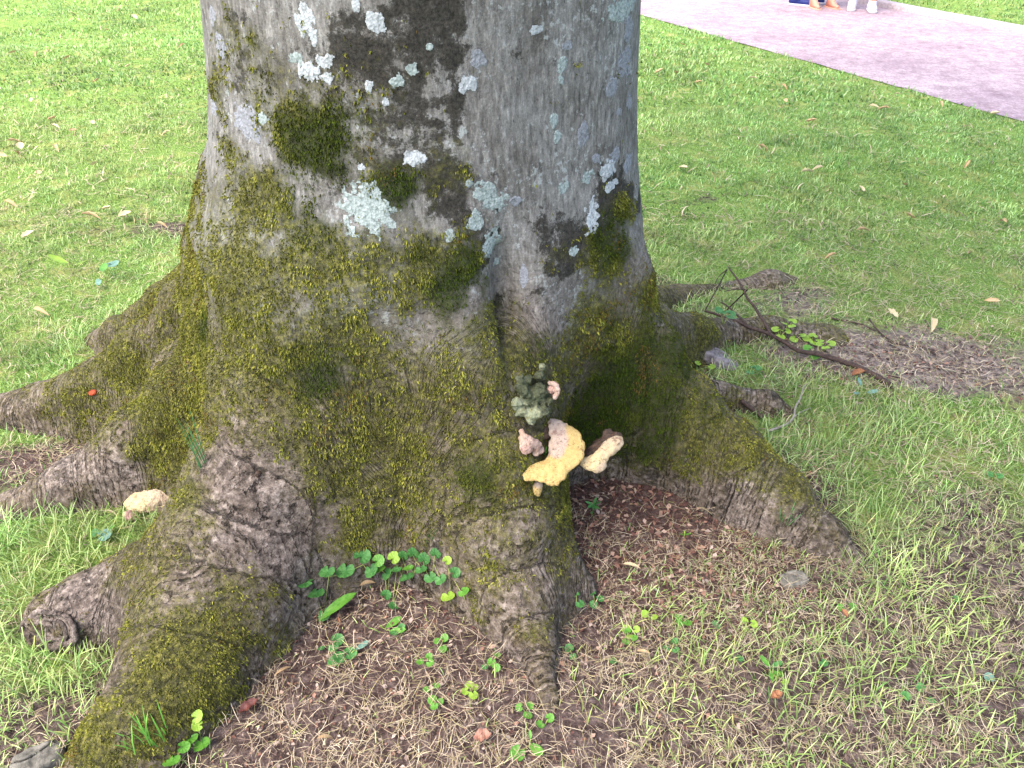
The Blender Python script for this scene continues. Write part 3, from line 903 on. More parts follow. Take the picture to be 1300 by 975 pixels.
xs = axis(-2.4, 2.6, 0.022, -500, 500); ys = axis(0.4, 3.4, 0.022, -500, 500)
X, Y = np.meshgrid(xs, ys, indexing='ij')
Z = gh(X, Y)
nearg = np.hypot(X, Y - 1.8) < 3.2
Z = Z + np.where(nearg, 0.005 * fbm2(X, Y, 20, 3, 64) * (0.35 + 0.65 * bare(X, Y)), 0)
gi = np.arange(X.size).reshape(X.shape)
Fg = np.stack([gi[:-1, :-1], gi[1:, :-1], gi[1:, 1:], gi[:-1, 1:]], -1).reshape(-1, 4)
bz = bare(X, Y)
lawn_a = np.clip(1 - 1.25 * bz - .55 * dry(X, Y) * (1 - sstep(2.5, 4.5, np.hypot(X, Y))), 0, 1) * sstep(0.9, 2.6, np.hypot(X, Y) + 0.8 * lush(X, Y))
lit_a = np.clip(1.2 * blob(X, Y, .36, 1.4, .36, .3) + .4 * bz, 0, 1)
ground = mobj('ground', np_mesh('ground', np.stack([X, Y, Z], -1).reshape(-1, 3), Fg, ground_material(), dict(lawn=lawn_a.ravel(), litter=lit_a.ravel(), pale=np.clip(1.2 * blob(X, Y, 1.5, 2.25, .8, .45), 0, 1).ravel())))
tag(ground, 'lawn soil with bare patches round the tree', kind='structure')

# gravel path crossing behind on the right, pale kerb on its far side
PT = np.array([-PN[1], PN[0]])
tt = np.concatenate([np.linspace(-60, -9, 30), np.linspace(-8.7, 16, 240), np.linspace(16.5, 120, 60)])
rows = []
for f_ in np.linspace(0, 1, 9):
    s_ = PNEAR + (PFAR - PNEAR) * f_
    p = np.outer(np.full(len(tt), s_), PN) + np.outer(tt, PT)
    if f_ == 0: p = p + (0.03 * fbm2(p[:, 0], p[:, 1], 5, 3, 63))[:, None] * PN
    rows.append(np.column_stack([p, np.full(len(tt), 0.004 if f_ == 0 else 0.008) + 0.004 * fbm2(p[:, 0], p[:, 1], 2.5, 2, 66)]))
Vp = np.concatenate(rows); nt_ = len(tt)
ii = np.arange(len(Vp)).reshape(9, nt_)
Fp = np.stack([ii[:-1, :-1], ii[1:, :-1], ii[1:, 1:], ii[:-1, 1:]], -1).reshape(-1, 4)
tag(mobj('path', np_mesh('path', Vp, Fp, path_material())), 'pale pink gravel path crossing the lawn', kind='structure')
M_KERB = simple_mat('kerb_stone', lin(128, 116, 120), lin(164, 152, 156), 40, 0.9, 0.4)
prof = [(0.0, -0.05), (0.0, 0.052), (0.012, 0.064), (0.10, 0.066), (0.115, 0.05), (0.115, -0.05)]
rows = []
for (s_, z_) in prof:
    p = np.outer(np.full(nt_, PFAR + s_), PN) + np.outer(tt, PT)
    rows.append(np.column_stack([p, z_ + 0.006 * fbm2(p[:, 0], p[:, 1], 1.5, 2, 67)]))
ii = np.arange(len(prof) * nt_).reshape(len(prof), nt_)
Fk = np.stack([ii[:-1, :-1], ii[:-1, 1:], ii[1:, 1:], ii[1:, :-1]], -1).reshape(-1, 4)
tag(mobj('kerb', np_mesh('kerb', np.concatenate(rows), Fk, M_KERB, smooth=False)), 'low pale stone kerb along the far side of the gravel path', kind='structure')


# ------------------------------------------------------------------ blades
def blades(P, L, W, yaw, lean, curl, col, segs=3, tipcol=1.25, swirl=None):
    n = len(P)
    ts = {3: [0, .4, .75, 1], 2: [0, .55, 1], 1: [0, 1]}[segs]
    wd = {3: [.8, 1, .7], 2: [.9, .8], 1: [1]}[segs]
    h = np.stack([np.cos(yaw), np.sin(yaw), np.zeros(n)], -1)
    sd = np.stack([-np.sin(yaw), np.cos(yaw), np.zeros(n)], -1)
    pos = P.copy(); V_, C_ = [], []
    for i, t in enumerate(ts):
        if i:
            a = lean + curl * (t + ts[i - 1]) * 0.5
            if swirl is not None:
                yw = yaw + swirl * (t + ts[i - 1]) * 0.5
                h = np.stack([np.cos(yw), np.sin(yw), np.zeros(n)], -1); sd = np.stack([-np.sin(yw), np.cos(yw), np.zeros(n)], -1)
            pos = pos + (np.sin(a)[:, None] * h + np.cos(a)[:, None] * np.array([0, 0, 1.0])) * (L * (t - ts[i - 1]))[:, None]
            pos[:, 2] = np.maximum(pos[:, 2], P[:, 2] - 0.001)
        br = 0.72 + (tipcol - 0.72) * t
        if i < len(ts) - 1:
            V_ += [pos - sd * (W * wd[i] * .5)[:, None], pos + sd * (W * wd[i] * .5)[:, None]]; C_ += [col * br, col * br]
        else:
            V_.append(pos); C_.append(col * br)
    m = len(V_)
    VV = np.stack(V_, 1).reshape(-1, 3); CC = np.stack(C_, 1).reshape(-1, 3)
    b = (np.arange(n) * m)[:, None]
    quads = [b + np.array([[2 * i, 2 * i + 1, 2 * i + 3, 2 * i + 2]]) for i in range(segs - 1)]
    tri = b + np.array([[m - 3, m - 2, m - 1]])
    return VV, quads, tri, CC


def join_blades(name, parts, mat):
    Vs, Qs, Ts, Cs, o = [], [], [], [], 0
    for VV, qs, t, c in parts:
        Vs.append(VV); Cs.append(c); Ts.append(t + o)
        for q in qs: Qs.append(q + o)
        o += len(VV)
    fl = ([np.concatenate(Qs)] if Qs else []) + [np.concatenate(Ts)]
    return mobj(name, np_mesh(name, np.concatenate(Vs), fl, mat, color=np.concatenate(Cs)))


def scatter(n, x0, x1, y0, y1):
    """points on the ground inside the (widened) view, off the trunk"""
    x = rng.uniform(x0, x1, n); y = rng.uniform(y0, y1, n)
    k = np.abs(x) < 0.80 * y + 0.85
    x, y = x[k], y[k]
    z = gh(x, y)
    inside = np.zeros(len(x), bool)
    nr = np.hypot(x, y - 1.8) < 2.3
    P = np.stack([x, y, z + 0.012], -1)
    inside[nr] = tree_d(P[nr]) < 0.004
    return x[~inside], y[~inside], z[~inside]


GREEN = [lin(98, 140, 64), lin(122, 158, 84), lin(86, 126, 60), lin(154, 180, 120), lin(124, 152, 96)]
TAN = [lin(172, 156, 130), lin(154, 136, 114), lin(186, 172, 148), lin(126, 106, 92), lin(156, 146, 106)]


def pickcol(pal, n):
    return np.array(pal)[rng.integers(0, len(pal), n)] * rng.uniform(.72, 1.22, n)[:, None]


def grass_zone(n, x0, x1, y0, y1, w0, l0, segs, thin=0.0):
    x, y, z = scatter(n, x0, x1, y0, y1)
    b, d_, lu = bare(x, y), dry(x, y), lush(x, y)
    clump = .5 + .5 * fbm2(x, y, 14, 2, 70)
    dist = np.hypot(x, y)
    prob = np.clip(1.1 - .5 * sstep(.15, .5, fbm2(x, y, 2.6, 3, 78)) - 1.25 * b - .55 * d_ * (1 - .3 * sstep(2.5, 4.5, dist)) - thin, .03, 1) * (.35 + 1.1 * clump)
    fg = sstep(.15, .4, x) * (1 - sstep(1.6, 2.0, y)) * (1 - sstep(.75, .95, blob(x, y, .36, 1.34, .36, .3)))
    prob = np.clip(prob + .9 * lu, 0, 1)
    prob = np.maximum(prob, fg * (.35 + .9 * clump))
    prob = np.where((np.abs(x - .33) < .22) & (np.abs(y - 1.42) < .16), prob * .1, prob)
    k = (rng.random(len(x)) < prob) & onlawn(x, y)
    x, y, z, d_, lu, clump, b = x[k], y[k], z[k], d_[k], lu[k], clump[k], b[k]
    n = len(x)
    L = l0 * rng.uniform(.55, 1.3, n) * (1 + .25 * (dist[k] < 2.2)) * (1 + .9 * lu) * (.75 + .5 * clump) * (1 - .35 * b) * (1 + .6 * np.clip(fbm2(x, y, 3.2, 2, 77), -.6, 1))
    W = w0 * rng.uniform(.7, 1.3, n)
    col = pickcol(GREEN, n)
    # grass yellows in patches, fresher where lush
    yel = np.clip(.04 + .36 * d_ + .35 * fbm2(x, y, 1.1, 3, 71) + .25 * rng.normal(size=n) * (rng.random(n) < .4), 0, .85)[:, None]
    col = col * (1 - yel) + lin(168, 160, 100) * yel * rng.uniform(.8, 1.1, n)[:, None]
    col = col * (1 + .15 * lu[:, None]) * (.94 + .6 * fbm2(x, y, 6, 3, 75) + .35 * fbm2(x, y, 1.5, 2, 76))[:, None]
    grey = col.mean(1, keepdims=True); col = (col + (grey - col) * .02) * 1.12
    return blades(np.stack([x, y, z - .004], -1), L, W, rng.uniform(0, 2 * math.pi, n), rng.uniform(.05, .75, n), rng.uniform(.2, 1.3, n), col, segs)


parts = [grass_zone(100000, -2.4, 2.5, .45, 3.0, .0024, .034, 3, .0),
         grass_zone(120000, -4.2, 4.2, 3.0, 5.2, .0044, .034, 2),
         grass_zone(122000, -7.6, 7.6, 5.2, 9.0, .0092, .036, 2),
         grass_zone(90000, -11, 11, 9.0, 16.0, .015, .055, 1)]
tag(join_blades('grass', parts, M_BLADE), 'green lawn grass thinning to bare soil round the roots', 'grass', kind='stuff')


def straw_zone(n, x0, x1, y0, y1, l0, w0, bias, upz=.02):
    x, y, z = scatter(n, x0, x1, y0, y1)
    prob = np.clip(.25 + .75 * dry(x, y) + .25 * bare(x, y) + bias, 0, 1) * (.25 + .9 * np.clip(.5 + .8 * fbm2(x, y, 11, 2, 73), 0, 1))
    prob = np.clip(prob + .35 * blob(x, y, 1.5, 2.2, .8, .4), 0, 1)
    prob *= 1 - .8 * blob(x, y, .33, 1.45, .25, .2)
    prob *= 1 - .5 * blob(x, y, -.3, 1.08, .24, .22)
    prob *= 1 - .15 * sstep(.25, .5, x) * (1 - sstep(1.5, 1.9, y))
    k = (rng.random(len(x)) < prob) & onlawn(x, y)
    x, y, z = x[k], y[k], z[k]; n = len(x)
    P = np.stack([x, y, z + rng.uniform(.002, upz, n)], -1)
    return blades(P, l0 * rng.uniform(.4, 1.5, n), w0 * rng.uniform(.6, 1.4, n), rng.uniform(0, 2 * math.pi, n), rng.uniform(1.05, 1.62, n), rng.uniform(-.1, .6, n), pickcol(TAN, n), 3, 1.05, rng.normal(0, .9, n))


parts = [straw_zone(80000, -1.6, 2.0, .45, 1.7, .036, .0010, -.10), straw_zone(46000, -2.6, 2.8, 1.5, 3.4, .042, .0019, -.05), straw_zone(26000, -5, 5, 3.2, 7, .06, .0045, -.06)]
tag(join_blades('dry_grass', parts, M_STRAW), 'pale dry grass stems matted over the soil', 'dry grass', kind='stuff')

# leaf litter and bits of bark: small bent flakes
x, y, z = scatter(130000, -1.8, 2.6, .45, 3.0)
pr = np.clip(bare(x, y) * .8 + 1.2 * blob(x, y, .36, 1.36, .3, .28), 0, 1)
pr = pr + .5 * blob(x, y, 1.5, 2.2, .8, .4) * bare(x, y)
k = rng.random(len(x)) < pr * .7
x, y, z = x[k], y[k], z[k]; n = len(x)
sz = rng.uniform(.0018, .0065, n) * (1 + .5 * blob(x, y, 1.5, 2.2, .8, .4)) * (1 + .7 * blob(x, y, .36, 1.36, .35, .3))
a1 = rng.uniform(0, 2 * math.pi, n)
u_ = np.stack([np.cos(a1), np.sin(a1), rng.uniform(-.5, .5, n)], -1) * sz[:, None]
v_ = np.stack([-np.sin(a1), np.cos(a1), rng.uniform(-.5, .5, n)], -1) * (sz * rng.uniform(.35, .8, n))[:, None]
c_ = np.stack([x, y, z + rng.uniform(.002, .010, n)], -1)
Vl = np.stack([c_ - u_, c_ - v_ + np.array([0, 0, .002]), c_ + u_, c_ + v_ + np.array([0, 0, .002])], 1).reshape(-1, 3)
redw = (.35 + .6 * blob(x, y, .36, 1.36, .45, .35))[:, None]
pal = pickcol([lin(78, 64, 60), lin(106, 90, 82), lin(54, 44, 42), lin(146, 130, 120)], n)
palr = pickcol([lin(104, 74, 64), lin(84, 58, 52), lin(130, 98, 84), lin(64, 46, 42), lin(150, 126, 112)], n)
cl_ = np.where(rng.random((n, 1)) < redw, palr, pal)
b = (np.arange(n) * 4)[:, None]
tag(mobj('leaf_litter', np_mesh('leaf_litter', Vl, [b + np.array([[0, 1, 2]]), b + np.array([[0, 2, 3]])], M_LITTER, color=np.repeat(cl_, 4, 0), smooth=False)),
    'brown flakes of leaf litter and crumbled bark on the soil', 'leaf litter', kind='stuff')

# ------------------------------------------------------------------ small leaves and plants
def blade_leaf(L, W, bend=.3, fold=.25, wave=.0, nu=9, roll=0.0, power=0.8, peak=.45):
    """pointed leaf along +X from its stalk; bend lifts or drops it, fold makes the midrib groove, roll curls the margins"""
    us = np.linspace(0, 1, nu); V_ = []
    for u0 in us:
        s_ = math.sin(math.pi * min(1, u0 ** (math.log(.5) / math.log(peak)))) ** power if 0 < u0 < 1 else 0.02
        hw = W * .5 * s_
        ang = bend * u0
        x0 = L * (math.sin(ang) / bend if abs(bend) > 1e-3 else u0)
        z0 = L * ((1 - math.cos(ang)) / bend if abs(bend) > 1e-3 else 0)
        for sgn in (-1, -.5, 0, .5, 1):
            th = roll * abs(sgn)
            yy = hw * (math.sin(th) / roll if roll > 1e-3 else abs(sgn)) * (1 if sgn > 0 else -1 if sgn < 0 else 0)
            zz = z0 + hw * (fold * abs(sgn) + ((1 - math.cos(th)) / roll if roll > 1e-3 else 0)) + wave * hw * math.sin(u0 * 17 + sgn * 2)
            V_.append((x0, yy, zz))
    F_ = [(i * 5 + j, i * 5 + j + 1, (i + 1) * 5 + j + 1, (i + 1) * 5 + j) for i in range(nu - 1) for j in range(4)]
    return np.array(V_), np.array(F_)[:, ::-1]


def round_leaf(rad, scal=9, cup=.25):
    n = 36; V_ = [(0, 0, 0)]
    for ring in (.5, 1):
        for j in range(n):
            a = -math.pi + 2 * math.pi * (j + .5) / n
            notch = 1 - .75 * math.exp(-((math.pi - abs(a)) / .28) ** 2)
            r_ = rad * ring * notch * (1 + (.07 * abs(math.sin(a * scal / 2)) - .03 if ring == 1 else 0))
            V_.append((r_ * math.cos(a) + rad * .35, r_ * math.sin(a), cup * rad * ring ** 2 * (.6 + .4 * math.cos(2 * a)) + .03 * rad * math.sin(a * scal)))
    V_[0] = (rad * .3, 0, 0)
    T = [(0, 1 + j, 1 + (j + 1) % n) for j in range(n)]
    F_ = [(1 + j, 1 + n + j, 1 + n + (j + 1) % n, 1 + (j + 1) % n) for j in range(n)]
    return np.array(V_), [np.array(T), np.array(F_)]


def leaf_mat(name, c1, c2, vein=None, trans=.25, rough=.5):
    m, nt, p = new_mat(name); g = G(nt); c = g.coord()
    nz = g.noise(c, 90, 4, .6)
    c1 = np.asarray(c1) * .5; c2 = np.asarray(c2) * .5
    col = g.ramp(nz, [(.3, c1), (.7, c2)])
    if vein is not None:
        wv = g.n('ShaderNodeTexWave'); wv.inputs['Scale'].default_value = 60; wv.inputs['Distortion'].default_value = 2
        g.l(c, wv.inputs[0]); col = g.mix(g.ramp(wv.outputs[1], [(.75, 0), (.95, .5)]), col, np.asarray(vein) * .62)
    g.l(col, p.inputs['Base Color']); p.inputs['Roughness'].default_value = rough; p.inputs['Specular IOR Level'].default_value = .3
    t = g.n('ShaderNodeBsdfTranslucent'); g.l(col, t.inputs[0])
    mx = g.n('ShaderNodeMixShader'); mx.inputs[0].default_value = trans
    g.l(p.outputs[0], mx.inputs[1]); g.l(t.outputs[0], mx.inputs[2]); g.l(mx.outputs[0], nt.nodes['Material Output'].inputs['Surface'])
    g.l(g.bump(nz, .4, .002), p.inputs['Normal'])
    return m


M_GREEN = leaf_mat('fresh_leaf', lin(88, 158, 50), lin(128, 190, 76))
M_MID = leaf_mat('ivy_leaf', lin(56, 122, 58), lin(112, 176, 96))
M_BLUE = leaf_mat('bluish_leaf', lin(92, 142, 122), lin(150, 190, 172))
M_LIME = leaf_mat('lime_leaf', lin(150, 196, 60), lin(186, 220, 92))
M_STEM = simple_mat('stem', lin(110, 130, 64), lin(150, 150, 90), 90, .7, .1)
M_TANLEAF = leaf_mat('dry_tan_leaf', lin(214, 176, 128), lin(242, 212, 168), lin(184, 142, 100), .1, .7)
M_CREAM = leaf_mat('dry_cream_leaf', lin(234, 212, 164), lin(250, 234, 196), lin(204, 174, 126), .1, .7)
M_ORANGE = leaf_mat('dry_orange_leaf', lin(150, 96, 66), lin(186, 130, 90), lin(120, 78, 56), .1, .7)
M_PINKLEAF = leaf_mat('dry_pink_leaf', lin(176, 122, 104), lin(206, 156, 134), lin(140, 96, 84), .1, .7)
M_REDLEAF = leaf_mat('dark_red_leaf', lin(84, 42, 40), lin(122, 66, 58), None, .05, .6)


def orient(o, p, yaw=0, pitch=0, roll=0):
    o.location = tuple(p); o.rotation_euler = (roll, pitch, yaw)
    return o


LONG = np_mesh('green_leaf', *blade_leaf(.095, .026, .25, .22, .05), M_GREEN)


def ground_leaf(name, px, py, L, W, yaw, mat, label, cat='leaf', group=None, up=.012, pitch=0.0, rollx=0.0, **kw):
    me = np_mesh(name, *blade_leaf(L, W, **kw), mat)
    p = gpix(px, py)
    o = mobj(name, me)
    orient(o, (p[0] - math.cos(yaw) * L * .45, p[1] - math.sin(yaw) * L * .45, p[2] + up + .012), yaw, pitch, rollx)
    return tag(o, label, cat, group)


ground_leaf('dry_leaf', 468, 752, .040, .017, .45, M_TANLEAF, 'curled tan dry leaf lying above the long green leaf', roll=1.7, bend=-.5, up=.022)
ground_leaf('dry_leaf', 466, 770, .026, .007, -1.25, M_ORANGE, 'thin hooked brown leaf scrap beside the long green leaf', roll=1.5, bend=1.3, up=.012)
ground_leaf('green_leaf', 433, 779, .105, .027, 3.85, M_GREEN, 'long pointed green leaf lying on soil between two roots', fold=.25, bend=-.35, wave=.06, up=.026)
ground_leaf('dry_leaf', 568, 748, .040, .014, 1.25, M_TANLEAF, 'upright tan leaf leaning behind the ground ivy end', roll=1.2, bend=.3, up=.016, pitch=-.35)
ground_leaf('dry_leaf', 416, 941, .042, .012, .35, M_TANLEAF, 'arched tan leaf curl on straw below the soil patch', roll=1.5, bend=-1.3, up=.010)
ground_leaf('dry_leaf', 612, 944, .038, .028, .1, M_PINKLEAF, 'crumpled pink brown leaf on the straw', wave=.35, roll=.7, bend=.5, up=.012)
ground_leaf('dry_leaf', 800, 727, .046, .015, -.15, M_CREAM, 'cream curled leaf at the edge of the red litter hollow', roll=1.6, bend=-.4, up=.016)
ground_leaf('dry_leaf', 815, 836, .030, .011, -.1, M_TANLEAF, 'small tan leaf curl among straw below the litter hollow', roll=1.5, bend=-.3, up=.014)
ground_leaf('dry_leaf', 982, 892, .028, .020, .3, M_ORANGE, 'crumpled orange brown leaf in straw below the right root', wave=.35, roll=.8, bend=.6, up=.012)
ground_leaf('dry_leaf', 1086, 483, .048, .034, .2, M_ORANGE, 'curled orange leaf under the thick end of the fallen twig', wave=.2, roll=1.1, bend=.6, up=.012)
ground_leaf('dry_leaf', 1130, 408, .05, .035, 2.3, M_CREAM, 'yellowish dry leaf tilted on the bare soil', wave=.2, roll=.6, bend=.8, up=.016)
ground_leaf('dry_leaf', 318, 906, .045, .024, .6, M_REDLEAF, 'dark red rotted leaf tucked under the mossy front root', wave=.3, roll=.8, bend=.4, up=.012)
ground_leaf('dry_leaf', 362, 858, .050, .009, .9, M_TANLEAF, 'narrow tan leaf strip bent beside the mossy front root', roll=1.2, bend=-.9, up=.016)
ground_leaf('dry_leaf', 1069, 787, .022, .015, 1.9, M_ORANGE, 'small orange leaf scrap under a two leaved seedling', roll=.8, bend=.5, up=.010)
ground_leaf('dry_leaf', 432, 300 + 495, .016, .006, 2.0, M_ORANGE, 'small brown scrap by the stalk of the long green leaf', roll=.8, up=.008)

# dry leaves strewn over the lawn
LAWN_LEAVES = [np_mesh('dry_leaf', *blade_leaf(l_, w_, roll=r_, bend=b_, wave=.15, nu=7), m_) for l_, w_, r_, b_, m_ in
               ((.075, .03, 1.3, -.5, M_CREAM), (.065, .034, .9, .6, M_TANLEAF), (.085, .028, 1.5, -.8, M_TANLEAF), (.06, .04, .7, .7, M_CREAM))]
pix = [(50, 70), (38, 108), (118, 110), (82, 80), (160, 90), (12, 72), (8, 108), (62, 158), (42, 135), (100, 130), (10, 185), (12, 205), (66, 165), (122, 163),
       (100, 170), (30, 196), (218, 172), (118, 217), (52, 228), (22, 200), (105, 280), (130, 273), (152, 283), (72, 190), (45, 45), (90, 20), (112, 22), (175, 28),
       (140, 42), (196, 38), (154, 15), (20, 15), (236, 60), (212, 90), (64, 398 - 330), (46, 400), (200, 290), (8, 262), (30, 310),
       (1095, 250), (1195, 258), (1147, 242), (1101, 140), (1142, 125), (998, 135), (990, 112), (1044, 219), (960, 190), (1128, 143), (1020, 160), (960, 105), (1229, 210), (870, 62),
       (900, 88), (1255, 150), (1160, 285), (1085, 300), (1275, 290), (858, 98), (1015, 225), (1190, 135), (830, 98), (880, 110), (860, 218), (1245, 390), (1180, 412), (1225, 330), (1060, 330)]
for (px, py) in pix:
    p = gpix(px, py)
    lk = R.randrange(4); o = mobj('dry_leaf', LAWN_LEAVES[lk])
    orient(o, (p[0], p[1], p[2] + .030), R.uniform(0, 6.28), R.uniform(-.25, .25), R.uniform(-.4, .4))
    s_ = R.uniform(.7, 1.25); o.scale = (s_, s_, s_)
    tag(o, '%s %s' % (('narrow cream dry leaf curl', 'tan dry leaf', 'long thin tan leaf curl', 'broad cream dry leaf')[lk], 'on the lawn beyond the left roots' if px < 400 else 'on the lawn between the trunk and the gravel path'), 'leaf', 'dry leaves strewn over the lawn')

ROUND = {}
for key, mt in (('green', M_GREEN), ('ivy', M_MID), ('blue', M_BLUE), ('lime', M_LIME)):
    ROUND[key] = np_mesh('leaf', *round_leaf(.0125), mt)
OVAL = {k: np_mesh('leaf', *blade_leaf(.032, .013, .4, .2, nu=7, power=.6, peak=.55), mt) for k, mt in (('green', M_GREEN), ('ivy', M_MID), ('blue', M_BLUE), ('lime', M_LIME))}
TINY = {k: np_mesh('leaf', *blade_leaf(.020, .0075, .4, .2, nu=6, power=.7), mt) for k, mt in (('green', M_GREEN), ('ivy', M_MID), ('blue', M_BLUE), ('lime', M_LIME))}


def stem_mesh(a, b, r=.0011, sag=.0):
    a, b = np.array(a, float), np.array(b, float)
    pts = [a + (b - a) * t + np.array([0, 0, sag * math.sin(math.pi * t)]) for t in np.linspace(0, 1, 5)]
    return np_mesh('stem', *tube(pts, [r, r, r, r * .9, r * .7], 6), M_STEM)


def surf(px, py):
    h_ = hit(px, py); gp = gpix(px, py)
    return gp if h_ is None or np.linalg.norm(h_ - ORG) > np.linalg.norm(gp - ORG) else h_


def sprout(name, px, py, leaves, label, cat='seedling', group=None, base=None):
    """leaves: (dx, dy, height, kind, colour, yaw, scale) about the base"""
    p = surf(px, py) if base is None else np.array(base)
    e = empty(name, (p[0], p[1], p[2] - .003))
    for dx, dy, hz, kind, colr, yaw, s_ in leaves:
        mobj('stem', stem_mesh((0, 0, 0), (dx, dy, hz), sag=.004), e)
        o = mobj('leaf', {'round': ROUND, 'oval': OVAL, 'tiny': TINY}[kind][colr], e)
        o.location = (dx, dy, hz); o.rotation_euler = (R.uniform(-.3, .3), R.uniform(-.35, .25), yaw); o.scale = (s_,) * 3
    return tag(e, label, cat, group)


def rosette(n, colr, kind='round', spread=.016, hz=.016, s_=1.0):
    a0 = R.uniform(0, 6.28); out = []
    for i in range(n):
        a = a0 + 6.28 * i / n + R.uniform(-.3, .3)
        out.append((math.cos(a) * spread * R.uniform(.5, 1), math.sin(a) * spread * R.uniform(.5, 1), hz * R.uniform(.7, 1.4), kind, colr, a, s_ * R.uniform(.8, 1.15)))
    return out


SEED = [(554, 898, 3, 'green'), (547, 878, 2, 'green'), (626, 840, 2, 'green'), (612, 845, 1, 'ivy'), (624, 855, 1, 'green'), (541, 845, 3, 'green'), (726, 832, 2, 'ivy'),
        (755, 765, 3, 'ivy'), (732, 766, 2, 'ivy'), (797, 813, 3, 'green'), (772, 837, 1, 'ivy'), (800, 806, 3, 'lime'), (866, 793, 3, 'green'), (852, 826, 3, 'ivy'), (948, 797, 3, 'lime'),
        (1072, 775, 2, 'green'), (990, 866, 2, 'lime'), (932, 842, 1, 'ivy'), (1173, 885, 2, 'ivy'), (1140, 893, 1, 'ivy'), (560, 820, 3, 'green'), (505, 745 + 60, 2, 'ivy'),
        (825, 788, 2, 'lime'), (668, 905, 3, 'green'), (692, 920, 2, 'green'), (1038, 842, 1, 'ivy'), (598, 880, 4, 'lime'), (915, 795, 1, 'ivy'), (1255, 872, 1, 'blue'), (1207, 765, 1, 'ivy'), (1260, 610, 2, 'ivy')]
for px, py, n_, c_ in SEED:
    sprout('seedling', px, py, rosette(n_, c_, 'round', .012, .016, .74), '%s seedling with %s %s' % ({'green': 'fresh green', 'ivy': 'dull green', 'lime': 'lime green', 'blue': 'bluish'}[c_], {1: 'a single round leaf', 2: 'two round leaves', 3: 'three round leaves', 4: 'four round leaves'}[n_],
           'on soil between the two front roots' if px < 600 else 'beside the tip of the pointed front root' if px < 715 else 'in straw between pointed root and litter hollow' if px < 880 else 'in straw below the right root' if px < 1060 else 'in dry grass beyond the right root tip'), 'seedling', 'round leaved seedlings in the straw')
sprout('seedling', 254, 935, [(.0, .01, .055, 'round', 'lime', .4, 1.0), (.012, -.004, .05, 'round', 'lime', 3.4, .9), (-.008, -.01, .02, 'round', 'green', 4.2, 1.35), (.012, -.018, .012, 'round', 'green', 5.2, 1.3), (-.01, .01, .018, 'round', 'green', 2.0, 1.1)],
       'bright green clover like sprout beside the mossy front root')
sprout('seedling', 226, 960, rosette(3, 'green', 'round', .014, .02, 1.2), 'low clover sprout with three leaves at the mossy root foot')
sprout('seedling', 438, 838, [(.006, .006, .016, 'round', 'ivy', .5, 1.25), (-.006, 0, .014, 'round', 'ivy', 3.5, 1.2), (-.02, -.006, .012, 'round', 'ivy', 4.0, 1.0), (.022, .016, .018, 'oval', 'blue', .7, 1.1)], 'ivy sprout with one pale pointed leaf on dark soil')
sprout('seedling', 422, 820, [(.008, .004, .015, 'round', 'ivy', .8, 1.15), (.004, -.008, .013, 'round', 'ivy', 5.2, .95), (-.012, -.006, .012, 'oval', 'ivy', 3.9, .7)], 'three leaved ivy sprout below the long green leaf')
sprout('seedling', 490, 800, [(.0, .0, .012, 'oval', 'green', .75, 1.35), (.01, -.008, .012, 'oval', 'green', -.08, 1.3), (-.006, .0, .01, 'tiny', 'lime', 2.6, .6)], 'two spoon shaped green leaves on soil between the front roots')
sprout('seedling', 672, 950, [(0, .006, .012, 'oval', 'green', -.9, 1.5), (.002, .004, .03, 'tiny', 'green', 1.6, .9), (-.02, -.01, .012, 'round', 'green', 4.0, 1.2)], 'weed with one drooping long leaf in front of the pointed root')
sprout('seedling', 752, 655, [(0, 0, .045, 'tiny', 'ivy', a_, 1.15) for a_ in (.15, 1.1, 2.9, 3.8, 5.4, 4.6)] + [(0, 0, .02, 'tiny', 'ivy', 4.2, .8)], 'upright seedling with narrow leaves in the dark hollow')
sprout('seedling', 868, 684, [(.0, .0, .018, 'tiny', 'green', .1, .9), (0, 0, .016, 'tiny', 'green', 3.0, .7), (0, 0, .02, 'tiny', 'lime', 1.4, .5)], 'small green seedling on the red leaf litter')
sprout('seedling', 976, 852, [(0, 0, .018, 'oval', 'green', 2.4, 1.0), (0, 0, .018, 'oval', 'ivy', .3, 1.0), (0, -.004, .014, 'oval', 'green', 4.5, .9), (.014, -.01, .012, 'round', 'green', 5.0, .9)], 'weed with pointed leaves in straw below the right root')
sprout('seedling', 133, 687, [(0, 0, .022, 'round', 'blue', .4, 1.5), (-.02, .01, .018, 'round', 'ivy', 2.4, 1.0), (.012, .016, .03, 'tiny', 'green', 1.0, .8)], 'bluish ivy leaf sprout in lush grass between the left roots')
sprout('broadleaf_weed', 92, 347, [(.0, .0, .05, 'oval', 'lime', 3.0, 2.8), (.02, 0, .04, 'oval', 'lime', .2, 2.0)], 'broad curled lime green weed leaf in the lawn', 'weed')
sprout('broadleaf_weed', 135, 358, [(.0, .0, .05, 'oval', 'green', 1.9, 2.6), (.03, .02, .07, 'round', 'blue', .6, 2.0), (-.02, -.02, .03, 'oval', 'blue', 5.3, 1.9), (.05, 0, .06, 'round', 'ivy', .2, 1.4)], 'weed with bluish and green leaves behind the left root', 'weed')
for px, py, n_ in ((990, 428, 4), (1010, 433, 3), (1030, 438, 4), (1045, 447, 3), (1028, 455, 2), (1000, 420, 3)):
    sprout('creeping_weed', px, py, rosette(n_, R.choice(['lime', 'green']), 'round', .022, .025, 1.25), 'creeping weed with %s bright round leaves along the fallen twig' % {2: 'two', 3: 'three', 4: 'four'}[n_], 'weed', 'creeping weeds under the twig')
sprout('creeping_weed', 918, 412, rosette(4, 'ivy', 'round', .03, .05, 1.4), 'green ivy sprout on the mossy root behind the tree', 'weed')
